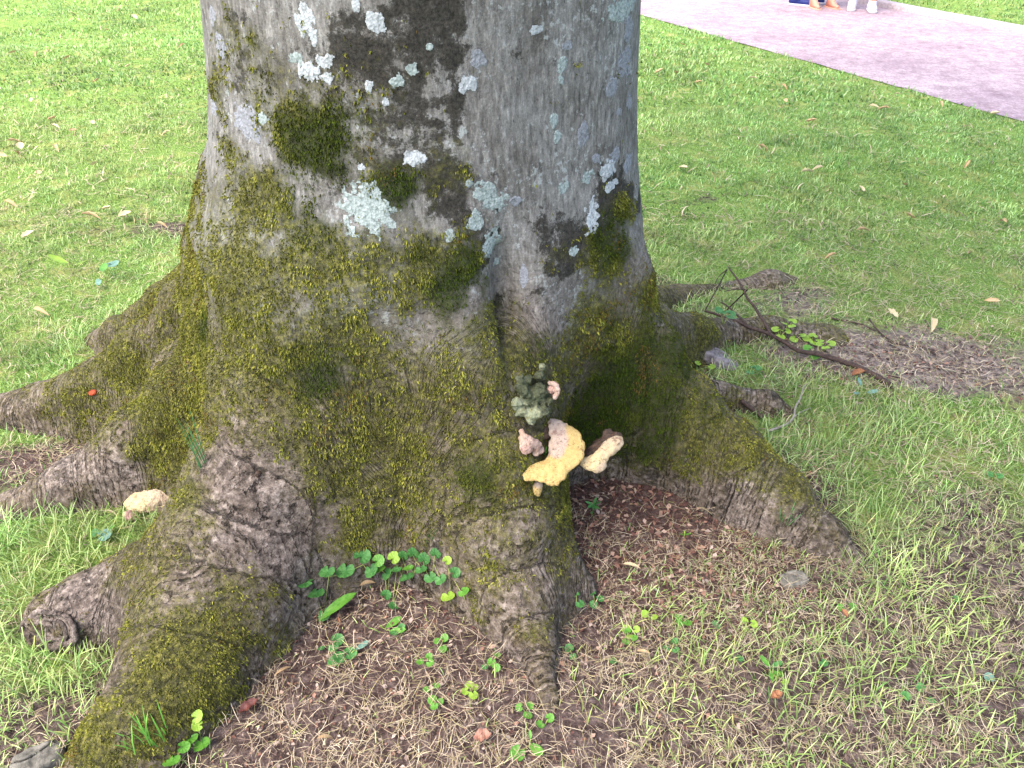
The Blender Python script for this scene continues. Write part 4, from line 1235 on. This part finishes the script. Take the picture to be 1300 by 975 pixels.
sprout('creeping_weed', 1092, 506, rosette(3, 'blue', 'oval', .018, .03, 1.2), 'pale bluish weed in the grass below the fallen twig', 'weed')
sprout('creeping_weed', 951, 478, rosette(2, 'ivy', 'round', .018, .03, 1.3), 'dark green sprout between the grey slab and brown root', 'weed')
hp = hit(888, 465)
if hp is not None:
    sprout('creeping_weed', 0, 0, [(-.01, -.02, .03, 'round', 'lime', 3.4, .9), (.03, -.025, .02, 'round', 'lime', 5.6, 1.0), (.02, -.02, -.01, 'tiny', 'lime', 5.6, .8)], 'two tiny lime leaves on the mossy flank beside the grey slab', 'weed', None, hp - ray(888, 465) * .005)

# ground ivy runner along the foot of the trunk
ivy = [(392, 741, 1.25, 'ivy', 3.3), (403, 752, 1.15, 'ivy', 4.6), (412, 778, 1.0, 'ivy', 5.0), (417, 724, 1.15, 'ivy', 4.4), (440, 722, 1.35, 'ivy', 4.5), (457, 709, 1.25, 'ivy', 1.0), (471, 722, 1.1, 'ivy', 5.0),
       (478, 713, .9, 'green', .4), (490, 728, .9, 'ivy', 5.5), (498, 710, .9, 'lime', .8), (511, 708, .8, 'ivy', 1.5), (524, 705, .85, 'ivy', 1.6), (521, 720, .85, 'green', 3.8), (517, 732, 1.1, 'ivy', 4.7), (537, 712, .9, 'ivy', 1.2),
       (534, 722, .9, 'ivy', 5.0), (545, 731, .9, 'ivy', 5.2), (552, 705, .8, 'ivy', 1.3), (559, 734, .9, 'ivy', 5.0), (566, 713, .65, 'lime', .8), (575, 728, .8, 'ivy', .6), (568, 756, 1.0, 'lime', 5.0), (587, 751, .85, 'green', 5.6),
       (505, 722, .8, 'ivy', 4.0), (483, 722, .8, 'green', 5.0), (488, 757, .8, 'ivy', 1.0), (500, 772, .75, 'ivy', 2.0)]
pb = gpix(480, 735)
eiv = empty('ground_ivy', (pb[0], pb[1], pb[2]))
eb = np.array(eiv.location)
run = []
for (px, py, s_, c_, yw) in ivy:
    h_ = hit(px, py); gpt = gpix(px, py)
    dd = ray(px, py)
    if h_ is None or np.linalg.norm(h_ - ORG) > np.linalg.norm(gpt - ORG): q_ = gpt - dd * .03
    else: q_ = h_ - dd * .022
    o = mobj('leaf', ROUND[c_], eiv)
    o.location = tuple(q_ - eb); o.rotation_euler = (R.uniform(.1, .6), R.uniform(-.35, .2), yw); o.scale = (s_ * 1.3,) * 3
    foot = q_ + np.array([R.uniform(-.01, .01), R.uniform(.0, .015), 0])
    gz = float(gh(foot[0], foot[1]))
    foot[2] = max(gz, q_[2] - .03)
    mobj('stem', stem_mesh(foot - eb, q_ - eb, .0009), eiv)
    run.append((px, foot))
run.sort(key=lambda t: t[0])
rp = [f - eb for _, f in run]
mobj('runner', np_mesh('runner', *tube(rp, [.0013] * len(rp), 6), M_STEM), eiv)
tag(eiv, 'ground ivy with scalloped round leaves trailing along the trunk foot', 'ground ivy')
# one small cream bud
# grass tufts growing on the tree and by the roots
def tuft(px, py, n_, L, col, label, spread=.012, lean=.35, curl=.8, on_tree=False, yaw0=None, W=.003):
    b0 = surf(px, py)
    e = empty('grass_tuft', tuple(b0))
    for i in range(n_):
        c = np.array(col) * R.uniform(.75, 1.25)
        P_ = np.array([[R.uniform(-spread, spread), R.uniform(-spread, spread), -.004]])
        yw = R.uniform(0, 6.28) if yaw0 is None else yaw0 + R.uniform(-.9, .9)
        VV, qs, t, cc = blades(P_, np.array([L * R.uniform(.6, 1.15)]), np.array([W * R.uniform(.8, 1.2)]), np.array([yw]), np.array([R.uniform(.03, lean)]), np.array([R.uniform(.1, curl)]), c[None], 3)
        mobj('blade', np_mesh('blade', VV, qs + [t], M_BLADE, color=cc), e)
    return tag(e, label, 'grass tuft')


tuft(258, 592, 9, .15, lin(78, 120, 74), 'tall bluish grass tuft in the cleft between left roots', .008, .12, .35)
tuft(200, 935, 14, .085, lin(106, 160, 66), 'upright green grass tuft on the mossy front root foot', .02, .4, .5)
tuft(175, 945, 9, .07, lin(112, 164, 72), 'small grass tuft at the lower edge of the mossy front root', .02, .6, .8)
tuft(1000, 660, 10, .07, lin(80, 118, 70), 'dark grass tuft at the end of the right root', .02, .9, .9, W=.0028)
tuft(692, 577, 7, .06, lin(84, 150, 60), 'short grass tuft growing through the yellow bracket fungus', .004, .6, .5, True)
tuft(545, 690, 3, .10, lin(92, 130, 66), 'thin grass blades at the trunk foot above the ground ivy', .01, .5, .6)

# ------------------------------------------------------------------ fungi in the hollow
def sprout_point(px, py, out):
    """a point held 'out' metres in front of the bark or soil under the pixel"""
    h_ = hit(px, py); gp = gpix(px, py)
    if h_ is None or np.linalg.norm(h_ - ORG) > np.linalg.norm(gp - ORG): h_ = gp
    return h_ - ray(px, py) * out


def fungus_material(name, rim, mid_, dark):
    m, nt, p = new_mat(name); g = G(nt); c = g.coord()
    rim = np.asarray(rim) * .44; mid_ = np.asarray(mid_) * .42; dark = np.asarray(dark) * .4
    nz = g.noise(c, 70, 5, .7); e = g.attr('edge')
    body = g.ramp(nz, [(.3, dark), (.48, mid_), (.7, [min(1, v * 1.15) for v in mid_])])
    f_ = g.ramp(g.math('ADD', e, g.math('MULTIPLY', g.math('SUBTRACT', g.noise(c, 35, 3), .5), .5)), [(.35, 0), (.62, 1)])
    rimc = g.ramp(g.noise(c, 90, 5, .7), [(.3, [rim[0] * .8, rim[1] * .68, rim[2] * .5]), (.5, rim), (.7, [min(1, v * 1.12) for v in rim])])
    fc = g.mix(f_, body, rimc)
    dirt = g.ramp(g.math('ADD', g.noise(c, 160, 6, .75), g.math('MULTIPLY', g.math('SUBTRACT', g.noise(c, 28, 3), .5), .6)), [(.30, lin(96, 72, 56)), (.42, (1, 1, 1))])
    g.l(g.mix(.8, fc, g.mix(1.0, fc, dirt, 'MULTIPLY')), p.inputs['Base Color'])
    p.inputs['Roughness'].default_value = .62; p.inputs['Specular IOR Level'].default_value = .25
    p.inputs['Subsurface Weight'].default_value = .1; p.inputs['Subsurface Radius'].default_value = (.01, .006, .003)
    g.l(g.bump(g.math('ADD', nz, g.math('MULTIPLY', g.noise(c, 260, 4), .6)), .9, .006), p.inputs['Normal'])
    return m


M_FUNGUS = fungus_material('bracket_yellow', lin(240, 206, 134), lin(232, 206, 186), lin(176, 132, 118))
M_FUNGPALE = fungus_material('bracket_pale', lin(240, 216, 168), lin(226, 202, 172), lin(140, 104, 84))
M_FUNGPINK = fungus_material('bracket_pink', lin(230, 198, 180), lin(222, 184, 168), lin(160, 118, 106))
M_FUNGGREEN = fungus_material('bracket_green', lin(168, 174, 142), lin(96, 102, 74), lin(30, 30, 22))
M_FUNGBROWN = fungus_material('bracket_brown', lin(130, 106, 88), lin(92, 72, 60), lin(30, 24, 20))


def blobby(name, prims, mat, label, cat, k=.012, h=.0028, parent=None, rough=.0015, attach=None):
    """prims: (point, radius, squash, edge) lumps chained into one surface; squash flattens along the local up"""
    prims = [(np.asarray(p, float), r, s, e) for p, r, s, e in prims]
    lo = np.min([p - r * 1.5 for p, r, _, _ in prims], 0) - .02; hi = np.max([p + r * 1.5 for p, r, _, _ in prims], 0) + .02
    upv = np.array([0, -.35, .94]); upv /= np.linalg.norm(upv)

    def f(P):
        d = np.full(len(P), 1.0)
        for p, r, s, _ in prims:
            q = P - p; u0 = q @ upv
            q = q + upv * (u0 * (1 / s - 1))[:, None]
            d = smin(d, (np.linalg.norm(q, axis=1) - r) * (s if s < 1 else 1), k)
        return d + rough * fbm(P * 130, 2, 80) + rough * 1.2 * fbm(P * 45, 2, 81)
    V_, Q_ = sdf_mesh(f, lo, hi, h)
    w_ = np.zeros(len(V_)); e_ = np.zeros(len(V_))
    for p, r, s, e in prims:
        q = np.exp(-np.linalg.norm(V_ - p, axis=1) / r * 2.5); w_ += q; e_ += q * e
    c0 = np.array([V_[:, 0].mean(), V_[:, 1].mean(), V_[:, 2].min()])
    if parent is not None: c0 = np.array(parent.location)
    o = mobj(name, np_mesh(name, V_ - c0, Q_, mat, dict(edge=e_ / w_)), parent)
    if parent is None: o.location = tuple(c0); tag(o, label, cat)
    return o


def arcp(pix, z0, y0=None):
    return pix


SP = sprout_point
# main bracket: a horizontal shelf seen from above; its rim is yellow, its inner part pinkish
DREF = np.linalg.norm(SP(700, 575, 0) - ORG)


def shelf(px, py, depth):
    return ORG + ray(px, py) * depth


_h = [np.linalg.norm(SP(px, py, 0) - ORG) for px, py in ((668, 560), (676, 602), (700, 575), (730, 563), (742, 587), (784, 561), (682, 622), (668, 470), (690, 500))]
print('FUNGUS depths', [round(float(v), 3) for v in _h])


def near_bark(px, py, out):
    return SP(px, py, out)


prims = []
for px, py, r_, e in ((703, 536, .009, 0), (706, 545, .014, 0), (714, 553, .016, .2), (724, 550, .014, .8), (731, 562, .015, 1), (729, 574, .017, 1), (722, 582, .017, 1), (711, 577, .020, .15), (711, 564, .020, .0), (714, 589, .014, .9), (702, 592, .014, 1),
                      (690, 596, .014, 1), (678, 600, .013, 1), (671, 603, .010, 1), (706, 602, .015, 1), (699, 606, .012, 1)):
    prims.append((near_bark(700 + (px - 700) * .25, 580 + (py - 580) * .25, 0) * 0 + shelf(px, py, DREF - .055 - (py - 575) * .0006), r_ * (1.1 if e > .5 else 1), .36, e))
fa = blobby('bracket_fungus', prims, M_FUNGUS, 'large yellow and pink bracket fungus in the trunk hollow', 'fungus', k=.010, h=.0026, rough=.0011)
# stalk that carries it back into the bark
blobby('stalk', [(shelf(712, 566, DREF - .028), .016, 1, 0), (shelf(712, 568, DREF - .008), .020, 1, 0), (shelf(714, 570, DREF + .02), .024, 1, 0), (shelf(698, 592, DREF - .03), .012, 1, 0), (shelf(699, 590, DREF), .018, 1, 0)], M_FUNGBROWN, None, None, parent=fa)
prims = [(shelf(px, py, SPD - .035), r_, .6, e) for px, py, r_, e, SPD in ((742, 587, .010, 1, DREF), (750, 590, .012, 1, DREF), (758, 585, .012, .9, DREF), (765, 578, .012, .6, DREF), (772, 570, .015, .5, DREF), (780, 564, .015, .4, DREF), (785, 560, .011, .4, DREF), (757, 594, .009, .2, DREF), (763, 590, .010, .1, DREF))]
fb = blobby('bracket_fungus', prims, M_FUNGPALE, 'smaller cream bracket fungus right of the yellow one', 'fungus')
blobby('decayed_body', [(shelf(px, py, DREF - .01 + dd), r_, 1, 0) for px, py, r_, dd in ((752, 574, .015, 0), (765, 567, .016, 0), (775, 557, .015, .0), (771, 549, .010, .0), (783, 556, .011, -.005), (745, 580, .011, 0), (758, 575, .022, .03), (772, 565, .022, .04), (765, 570, .028, .08))], M_FUNGBROWN, None, None, parent=fb, rough=.004)
prims = [(SP(664, 556, .012), .010, .8, .6), (SP(671, 562, .016), .014, .8, .6), (SP(679, 566, .016), .014, .8, .4), (SP(686, 570, .014), .010, .8, .5), (SP(668, 570, .012), .010, .8, .3), (SP(661, 549, .008), .006, .8, .6), (SP(680, 575, .010), .008, .8, .9)]
blobby('bracket_fungus', prims, M_FUNGPINK, 'torn pale pink fungus piece against the front buttress', 'fungus', rough=.003)
prims = [(SP(683, 616, .012), .010, .9, .3), (SP(682, 622, .012), .009, .9, 1), (SP(683, 628, .010), .005, .9, 1), (SP(683, 616, .0), .008, .9, .3)]
blobby('bracket_fungus', prims, M_FUNGUS, 'tiny pointed yellow fungus cap below the large bracket', 'fungus')
GB = np.linalg.norm(SP(672, 500, 0) - ORG)
prims = [(shelf(px, py, GB - .02 + (i % 3) * .006), r_, .9, e) for i, (px, py, r_, e) in enumerate(((656, 466, .009, .8), (652, 478, .012, .7), (664, 474, .010, .5), (660, 482, .014, .5), (672, 481, .013, .3), (656, 500, .012, .5), (656, 512, .016, 1), (668, 497, .020, .2), (682, 498, .022, .1),
                                                   (684, 476, .010, .4), (686, 466, .006, .8), (672, 527, .016, .9), (683, 523, .013, .9), (662, 522, .014, .5), (690, 512, .014, .1), (694, 520, .012, .0), (668, 511, .012, .2), (680, 510, .013, .1), (655, 489, .009, .3)))]
prims += [(shelf(px, py, GB + .015), .024, 1, .0) for px, py in ((660, 480), (670, 500), (680, 515), (690, 500))]
blobby('bracket_fungus', prims, M_FUNGGREEN, 'old lumpy fungus overgrown with green algae above the yellow bracket', 'fungus', rough=.007, k=.003, h=.0024)
prims = [(shelf(px, py, GB - .012), .005, 1, e) for px, py, e in ((698, 486, .9), (703, 487, 1), (707, 490, 1), (709, 495, 1), (708, 500, 1), (705, 504, .8))] + [(shelf(701, 494, GB + .0), .012, .8, 0), (shelf(703, 498, GB + .01), .014, .8, 0)]
blobby('bracket_fungus', prims, M_FUNGPINK, 'thin pale shell shaped fungus rim beside the old green lump', 'fungus', k=.006, h=.002)
prims = [(shelf(px, py, DREF - .02), r_, .55, e) for px, py, r_, e in ((665, 540, .012, 0), (676, 538, .016, 0), (688, 540, .016, 0), (698, 541, .012, .2), (682, 545, .018, 0), (690, 548, .022, 0))] + [(shelf(682, 545, DREF + .005), .024, 1, 0)]
blobby('bracket_fungus', prims, M_FUNGBROWN, 'dried brown fungus shelf between green lump and yellow bracket', 'fungus', rough=.002)
fb = gpix(196, 640)
fb = fb + np.array([.0, 0, .022])
prims = [(fb + np.array(o_) * np.array([1.75, 1.3, 1.6]), r_ * 1.55, .7, e * .7) for o_, r_, e in (((-.026, -.006, -.004), .017, 1), ((-.012, .004, .0), .022, .8), ((.008, .004, .002), .024, .6), ((.024, .010, .004), .018, .3), ((.012, .014, .008), .018, .1), ((-.010, -.012, -.004), .016, 1), ((.014, -.006, -.006), .014, .6), ((0, 0, -.014), .02, .3))]
blobby('bracket_fungus', prims, M_FUNGPALE, 'broken cream fungus lump lying in grass by the left roots', 'fungus', rough=.003)
fb = gpix(166, 660) + np.array([0, 0, .012])
blobby('fungus_crumb', [(fb, .010, .7, .3), (fb + np.array([.010, .002, -.002]), .007, .7, .2), (fb + np.array([-.003, .004, .006]), .007, .8, .2)], M_FUNGPINK, 'small pinkish fungus crumb beside the broken cream lump', 'fungus', rough=.003)

# chips stuck on the bark
hp = hit(117, 499)
if hp is not None:
    blobby('orange_chip', [(hp - ray(117, 499) * .001, .007, .5, 1), (hp - ray(117, 499) * .001 + np.array([.007, 0, .006]), .005, .5, 1)],
           fungus_material('chip_orange', lin(214, 92, 50), lin(204, 84, 44), lin(150, 60, 34)), 'small orange red chip stuck on the mossy left root', 'chip')
hp = hit(327, 604)
if hp is not None:
    blobby('bark_flake', [(hp, .0045, .6, 0), (hp + np.array([.003, 0, .008]), .004, .6, 0)], M_FUNGBROWN, 'tiny pink flake stuck on the bare bark of the front root', 'flake')

# ------------------------------------------------------------------ stones, slab and twigs
M_SLAB = simple_mat('weathered_wood', lin(70, 65, 66), lin(138, 131, 133), 45, .9, .9, .006, .15)
M_STONE = simple_mat('grey_stone', lin(66, 64, 58), lin(116, 112, 104), 60, .9, .8, .006, .15)
M_TWIG = simple_mat('dark_twig', lin(40, 32, 30), lin(80, 66, 60), 120, .85, .6, .002, .15)
M_PALETWIG = simple_mat('pale_twig', lin(96, 92, 84), lin(136, 132, 122), 120, .85, .5, .002, .15)


def slab_obj(name, px, py, size, rot, mat, label, cat, s, on_tree=False, out=.0, lift=.0):
    p = SP(px, py, out) if on_tree else gpix(px, py)
    sx, sy, sz = size

    def f(P):
        q = P
        d = ellipsoid(q, (0, 0, 0), (sx, sy, sz))
        d = np.maximum(d, q[:, 2] - sz * .62)
        d = d + .007 * fbm(q * 42, 2, s) + .005 * np.abs(fbm(q * np.array([18, 60, 60]), 2, s + 3))
        crack = np.abs(q[:, 1] - .25 * sy + .012 * np.sin(q[:, 0] * 55 + s)) - .0022
        return np.maximum(d, -np.maximum(crack, sz * .25 - q[:, 2]))
    V_, Q_ = sdf_mesh(f, (-sx - .02, -sy - .02, -sz - .02), (sx + .02, sy + .02, sz + .02), .0032)
    o = mobj(name, np_mesh(name, V_, Q_, mat))
    o.location = (p[0], p[1], p[2] + lift); o.rotation_euler = rot
    return tag(o, label, cat)


slab_obj('bark_slab', 908, 455, (.092, .046, .036), (-.25, .30, -.5), M_SLAB, 'grey weathered cracked wood slab wedged between two roots behind the tree', 'wood', 3, True, .02)
slab_obj('stone', 1006, 738, (.040, .026, .022), (.05, .0, .1), M_STONE, 'small grey stone half buried at the end of the right root', 'stone', 6, lift=.004)
slab_obj('stone', 50, 968, (.050, .035, .030), (.0, .1, .4), M_STONE, 'grey stone at the foot of the mossy front root', 'stone', 9, lift=.006)


def lay(pixs, h):
    """twig path: pixels on the ground, each raised h metres"""
    out = []
    for (px, py), h_ in zip(pixs, h):
        gp = gpix(px, py, h_) + np.array([0, 0, h_]); hp_ = hit(px, py)
        if hp_ is not None and np.linalg.norm(hp_ - ORG) < np.linalg.norm(gp - ORG) + .02: gp = hp_ - ray(px, py) * .015
        out.append(gp)
    return out


def smooth_path(pts, n=5, jit=.004):
    pts = np.array(pts); out = []
    for i in range(len(pts) - 1):
        p0 = pts[max(i - 1, 0)]; p1 = pts[i]; p2 = pts[i + 1]; p3 = pts[min(i + 2, len(pts) - 1)]
        for t in np.linspace(0, 1, n, endpoint=False):
            out.append(.5 * (2 * p1 + (p2 - p0) * t + (2 * p0 - 5 * p1 + 4 * p2 - p3) * t * t + (3 * p1 - p0 - 3 * p2 + p3) * t ** 3))
    out.append(pts[-1]); out = np.array(out)
    return out + jit * np.stack([noise(out * 23, 90), noise(out * 23, 91), noise(out * 23, 92)], -1)


def twig(label, main, hm, r0, r1, sides, mat):
    mp = smooth_path(lay(main, hm)); b0 = mp[0]
    e = empty('twig', tuple(b0))
    mobj('stem', np_mesh('stem', *tube(mp - b0, np.linspace(r0, r1, len(mp)), 8), mat), e)
    for sp, sh, ra, rb in sides:
        s_ = smooth_path(lay(sp, sh), jit=.003)
        j = np.argmin(np.linalg.norm(mp - s_[0], axis=1)); s_[0] = mp[j]
        mobj('side_shoot', np_mesh('side_shoot', *tube(s_ - b0, np.linspace(ra, rb, len(s_)), 7), mat), e)
    return tag(e, label, 'twig')


twig('long dark forked twig lying across grass and bare soil', [(1132, 489), (1090, 467), (1050, 453), (1015, 445), (985, 428), (950, 415), (915, 402), (895, 396)], [.014, .018, .026, .034, .042, .05, .05, .045], .0105, .004,
     [([(978, 424), (965, 400), (950, 380), (938, 358), (925, 340)], [.042, .06, .08, .10, .11], .0065, .003), ([(950, 368), (935, 367), (920, 370)], [.09, .10, .09], .003, .0012), ([(925, 341), (912, 352), (908, 360)], [.11, .09, .08], .0025, .0012),
      ([(948, 414), (932, 396), (915, 384)], [.05, .065, .07], .005, .0025)], M_TWIG)
twig('thin pale twig standing in grass by the brown root', [(975, 548), (1000, 538), (1010, 520), (1016, 500), (1022, 490)], [.012, .02, .035, .05, .06], .0045, .002, [([(1006, 530), (1018, 522), (1030, 518)], [.03, .02, .015], .0025, .001)], M_PALETWIG)
twig('short brown stick lying under the brown root', [(940, 508), (955, 520), (968, 532)], [.015, .012, .010], .008, .006, [], M_TWIG)
twig('dark crooked twig on the bare soil', [(1055, 404), (1080, 408), (1105, 418), (1112, 420)], [.008, .010, .008, .006], .004, .002, [], M_TWIG)
twig('thin grey twig running to the right across bare soil', [(1104, 405), (1120, 425), (1140, 436), (1165, 440), (1195, 447)], [.01, .010, .008, .008, .006], .0035, .0015, [], M_TWIG)
twig('small dark stick beside the thick end of the long twig', [(1122, 474), (1135, 478), (1146, 480)], [.008, .008, .006], .004, .003, [], M_TWIG)


# ------------------------------------------------------------------ people standing on the path
def cloth(name, rgb, rough=.85):
    a = lin(*rgb)
    return simple_mat(name, a * .5, a * .7, 120, rough, .25, .002, .2)


M_SKIN = {}


def person(px, py, yaw, scale, skin, shirt, legwear, shoe, sole, hair, label, step=0.0, trousers=False, barefoot=False):
    base_ = gpix(px, py)
    e = empty('person', (base_[0], base_[1], .008), yaw)
    s = scale
    msk = simple_mat('skin', lin(*skin) * .55, lin(*skin) * .62, 40, .55, .1)
    lx = .105
    foot = [(-lx, step * .5), (lx, -step * .5)]
    caps = []
    for sg, (fx, fy) in zip((-1, 1), foot):
        caps += [((fx, fy, .075), (fx, fy + .02, .30), .038, .052), ((fx, fy + .02, .30), (sg * .10, fy * .5, .49), .056, .052), ((sg * .10, fy * .5, .49), (sg * .09, 0, .90), .056, .082)]
        if barefoot: caps += [((fx, fy + .03, .035), (fx + sg * .01, fy - .15, .022), .032, .024), ((fx, fy, .09), (fx, fy - .08, .04), .034, .028)]
        else: caps += [((fx, fy + .03, .05), (fx + sg * .01, fy - .12, .04), .03, .026)]
        caps += [((sg * .19, 0, 1.40), (sg * .235, .02, 1.12), .050, .040), ((sg * .235, .02, 1.12), (sg * .245, -.06, .89), .038, .027)]
        caps += [((sg * .245, -.063, .875), (sg * .245, -.075, .815), .026, .026)]
        for i, (dy_, l_) in enumerate(((.022, .065), (.008, .075), (-.008, .072), (-.022, .058))):
            caps += [((sg * .243, -.072 + dy_, .805), (sg * .238, -.076 + dy_, .805 - l_ * .55), .0085, .008), ((sg * .238, -.076 + dy_, .805 - l_ * .55), (sg * .228, -.074 + dy_, .805 - l_), .008, .007)]
        caps += [((sg * .240, -.095, .855), (sg * .232, -.115, .80), .011, .009)]
    caps += [((-.07, 0, .95), (.07, 0, .95), .105, .105), ((-.055, 0, 1.02), (-.09, 0, 1.33), .095, .10), ((.055, 0, 1.02), (.09, 0, 1.33), .095, .10), ((-.16, 0, 1.405), (.16, 0, 1.405), .055, .055), ((0, 0, 1.43), (0, -.015, 1.55), .055, .05),
             ((0, -.115, 1.645), (0, -.13, 1.625), .010, .014), ((-.078, 0, 1.655), (-.080, .005, 1.625), .012, .010), ((.078, 0, 1.655), (.080, .005, 1.625), .012, .010)]

    def body(P):
        d = ellipsoid(P, (0, -.012, 1.655), (.078, .098, .115))
        d = smin(d, ellipsoid(P, (0, -.045, 1.60), (.055, .06, .06)), .03)
        for a, b, ra, rb in caps:
            d = smin(d, capsule(P, a, b, ra, rb), .006 if ra < .015 else .03)
        return d
    V_, Q_ = sdf_mesh(body, (-.33, -.22, 0), (.33, .18, 1.80), .0105)
    mobj('body', np_mesh('body', V_ * s, Q_, msk), e)

    def garment(nm, z0, z1, off, col, sleeve=None, test=None):
        def f(P):
            d = body(P) - off - .006 * fbm(P * 9, 2, 95)
            d = np.maximum(d, np.maximum(z0 - P[:, 2], P[:, 2] - z1))
            if sleeve is not None: d = np.maximum(d, np.minimum(np.abs(P[:, 0]) - .185, 1.22 - P[:, 2]) if sleeve else np.abs(P[:, 0]) - .20)
            if test is not None: d = np.maximum(d, test(P))
            return d
        v, q = sdf_mesh(f, (-.35, -.24, z0 - .03), (.35, .22, z1 + .03), .011)
        mobj(nm, np_mesh(nm, v * s, q, cloth(nm, col)), e)
    garment('shirt', .93, 1.455, .014, shirt, sleeve=True, test=lambda P: .85 - P[:, 2])
    notarm = lambda P: np.abs(P[:, 0]) - .19
    garment('trousers' if trousers else 'shorts', .07 if trousers else .55, .99, .02, legwear, test=notarm)
    garment('hair', 1.60, 1.80, .012, hair, test=lambda P: np.minimum(-(P[:, 1] + .035), -(P[:, 2] - 1.715)))
    if not barefoot:
        for sg, (fx, fy) in zip((-1, 1), foot):
            def f(P, fx=fx, fy=fy, sg=sg):
                d = smin(capsule(P, (fx, fy + .04, .045), (fx + sg * .012, fy - .135, .035), .044, .040), capsule(P, (fx, fy + .012, .06), (fx, fy + .0, .105), .046, .044), .03)
                return np.maximum(d, np.maximum(.018 - P[:, 2], P[:, 2] - .108))
            v, q = sdf_mesh(f, (fx - .09, fy - .22, -.01), (fx + .09, fy + .13, .14), .006)
            so = mobj('shoe', np_mesh('shoe', v * s, q, cloth('shoe', shoe, .6)), e)

            def fs(P, fx=fx, fy=fy, sg=sg):
                d = np.hypot(np.linalg.norm((P - np.array([fx, fy + .04, P[0, 2] * 0]))[:, :2], axis=1) * 0, 0)
                a = np.array([fx, fy + .04]); b = np.array([fx + sg * .012, fy - .14]); ab = b - a
                t = np.clip(((P[:, :2] - a) @ ab) / (ab @ ab), 0, 1)
                d = np.linalg.norm(P[:, :2] - a - t[:, None] * ab, axis=1) - .047
                return np.maximum(d, np.abs(P[:, 2] - .012) - .012)
            v, q = sdf_mesh(fs, (fx - .09, fy - .22, -.02), (fx + .09, fy + .13, .05), .005)
            mobj('sole', np_mesh('sole', v * s, q, cloth('sole', sole, .7)), so)
    else:
        for sg, (fx, fy) in zip((-1, 1), foot):
            def fs(P, fx=fx, fy=fy, sg=sg):
                a = np.array([fx, fy + .04]); b = np.array([fx + sg * .012, fy - .155]); ab = b - a
                t = np.clip(((P[:, :2] - a) @ ab) / (ab @ ab), 0, 1)
                return np.maximum(np.linalg.norm(P[:, :2] - a - t[:, None] * ab, axis=1) - .045, np.abs(P[:, 2] - .004) - .008)
            v, q = sdf_mesh(fs, (fx - .09, fy - .24, -.02), (fx + .09, fy + .13, .04), .005)
            mobj('sandal', np_mesh('sandal', v * s, q, cloth('sandal', sole, .7)), e)
    for sg in (-1, 1):
        v, q = sdf_mesh(lambda P: ellipsoid(P, (sg * .030, -.098, 1.662), (.012, .008, .007)), (sg * .030 - .03, -.13, 1.63), (sg * .030 + .03, -.07, 1.69), .003)
        mobj('eye', np_mesh('eye', v * s, q, cloth('eye', (40, 32, 28), .3)), e)
    v, q = sdf_mesh(lambda P: ellipsoid(P, (0, -.103, 1.592), (.022, .008, .006)), (-.04, -.13, 1.57), (.04, -.07, 1.62), .003)
    mobj('mouth', np_mesh('mouth', v * s, q, cloth('lip', (170, 96, 88), .5)), e)
    return tag(e, label, 'person', None)


person(1017, 9, 1.0, 1.0, (224, 160, 130), (70, 84, 130), (44, 52, 96), (40, 52, 120), (210, 210, 225), (60, 44, 36), 'person in dark blue shoes standing on the gravel path', step=.08, trousers=True)
person(1041, 13, .2, .92, (232, 150, 126), (200, 120, 110), (120, 110, 130), (200, 150, 130), (214, 160, 140), (110, 78, 50), 'person with bare legs and flat sandals standing on the gravel path', barefoot=True, step=.03)
person(1092, 16, -.3, .92, (232, 140, 104), (210, 205, 215), (170, 90, 90), (226, 222, 234), (236, 232, 240), (70, 50, 40), 'person with bare legs and white trainers standing on the gravel path', step=.06)
_t = {}
for o in bpy.data.objects:
    if o.type == 'MESH':
        k_ = o.name.split('.')[0]; _t[k_] = _t.get(k_, 0) + len(o.data.loops) - 2 * len(o.data.polygons)
print('tris', sum(_t.values()), sorted(_t.items(), key=lambda v: -v[1])[:14])
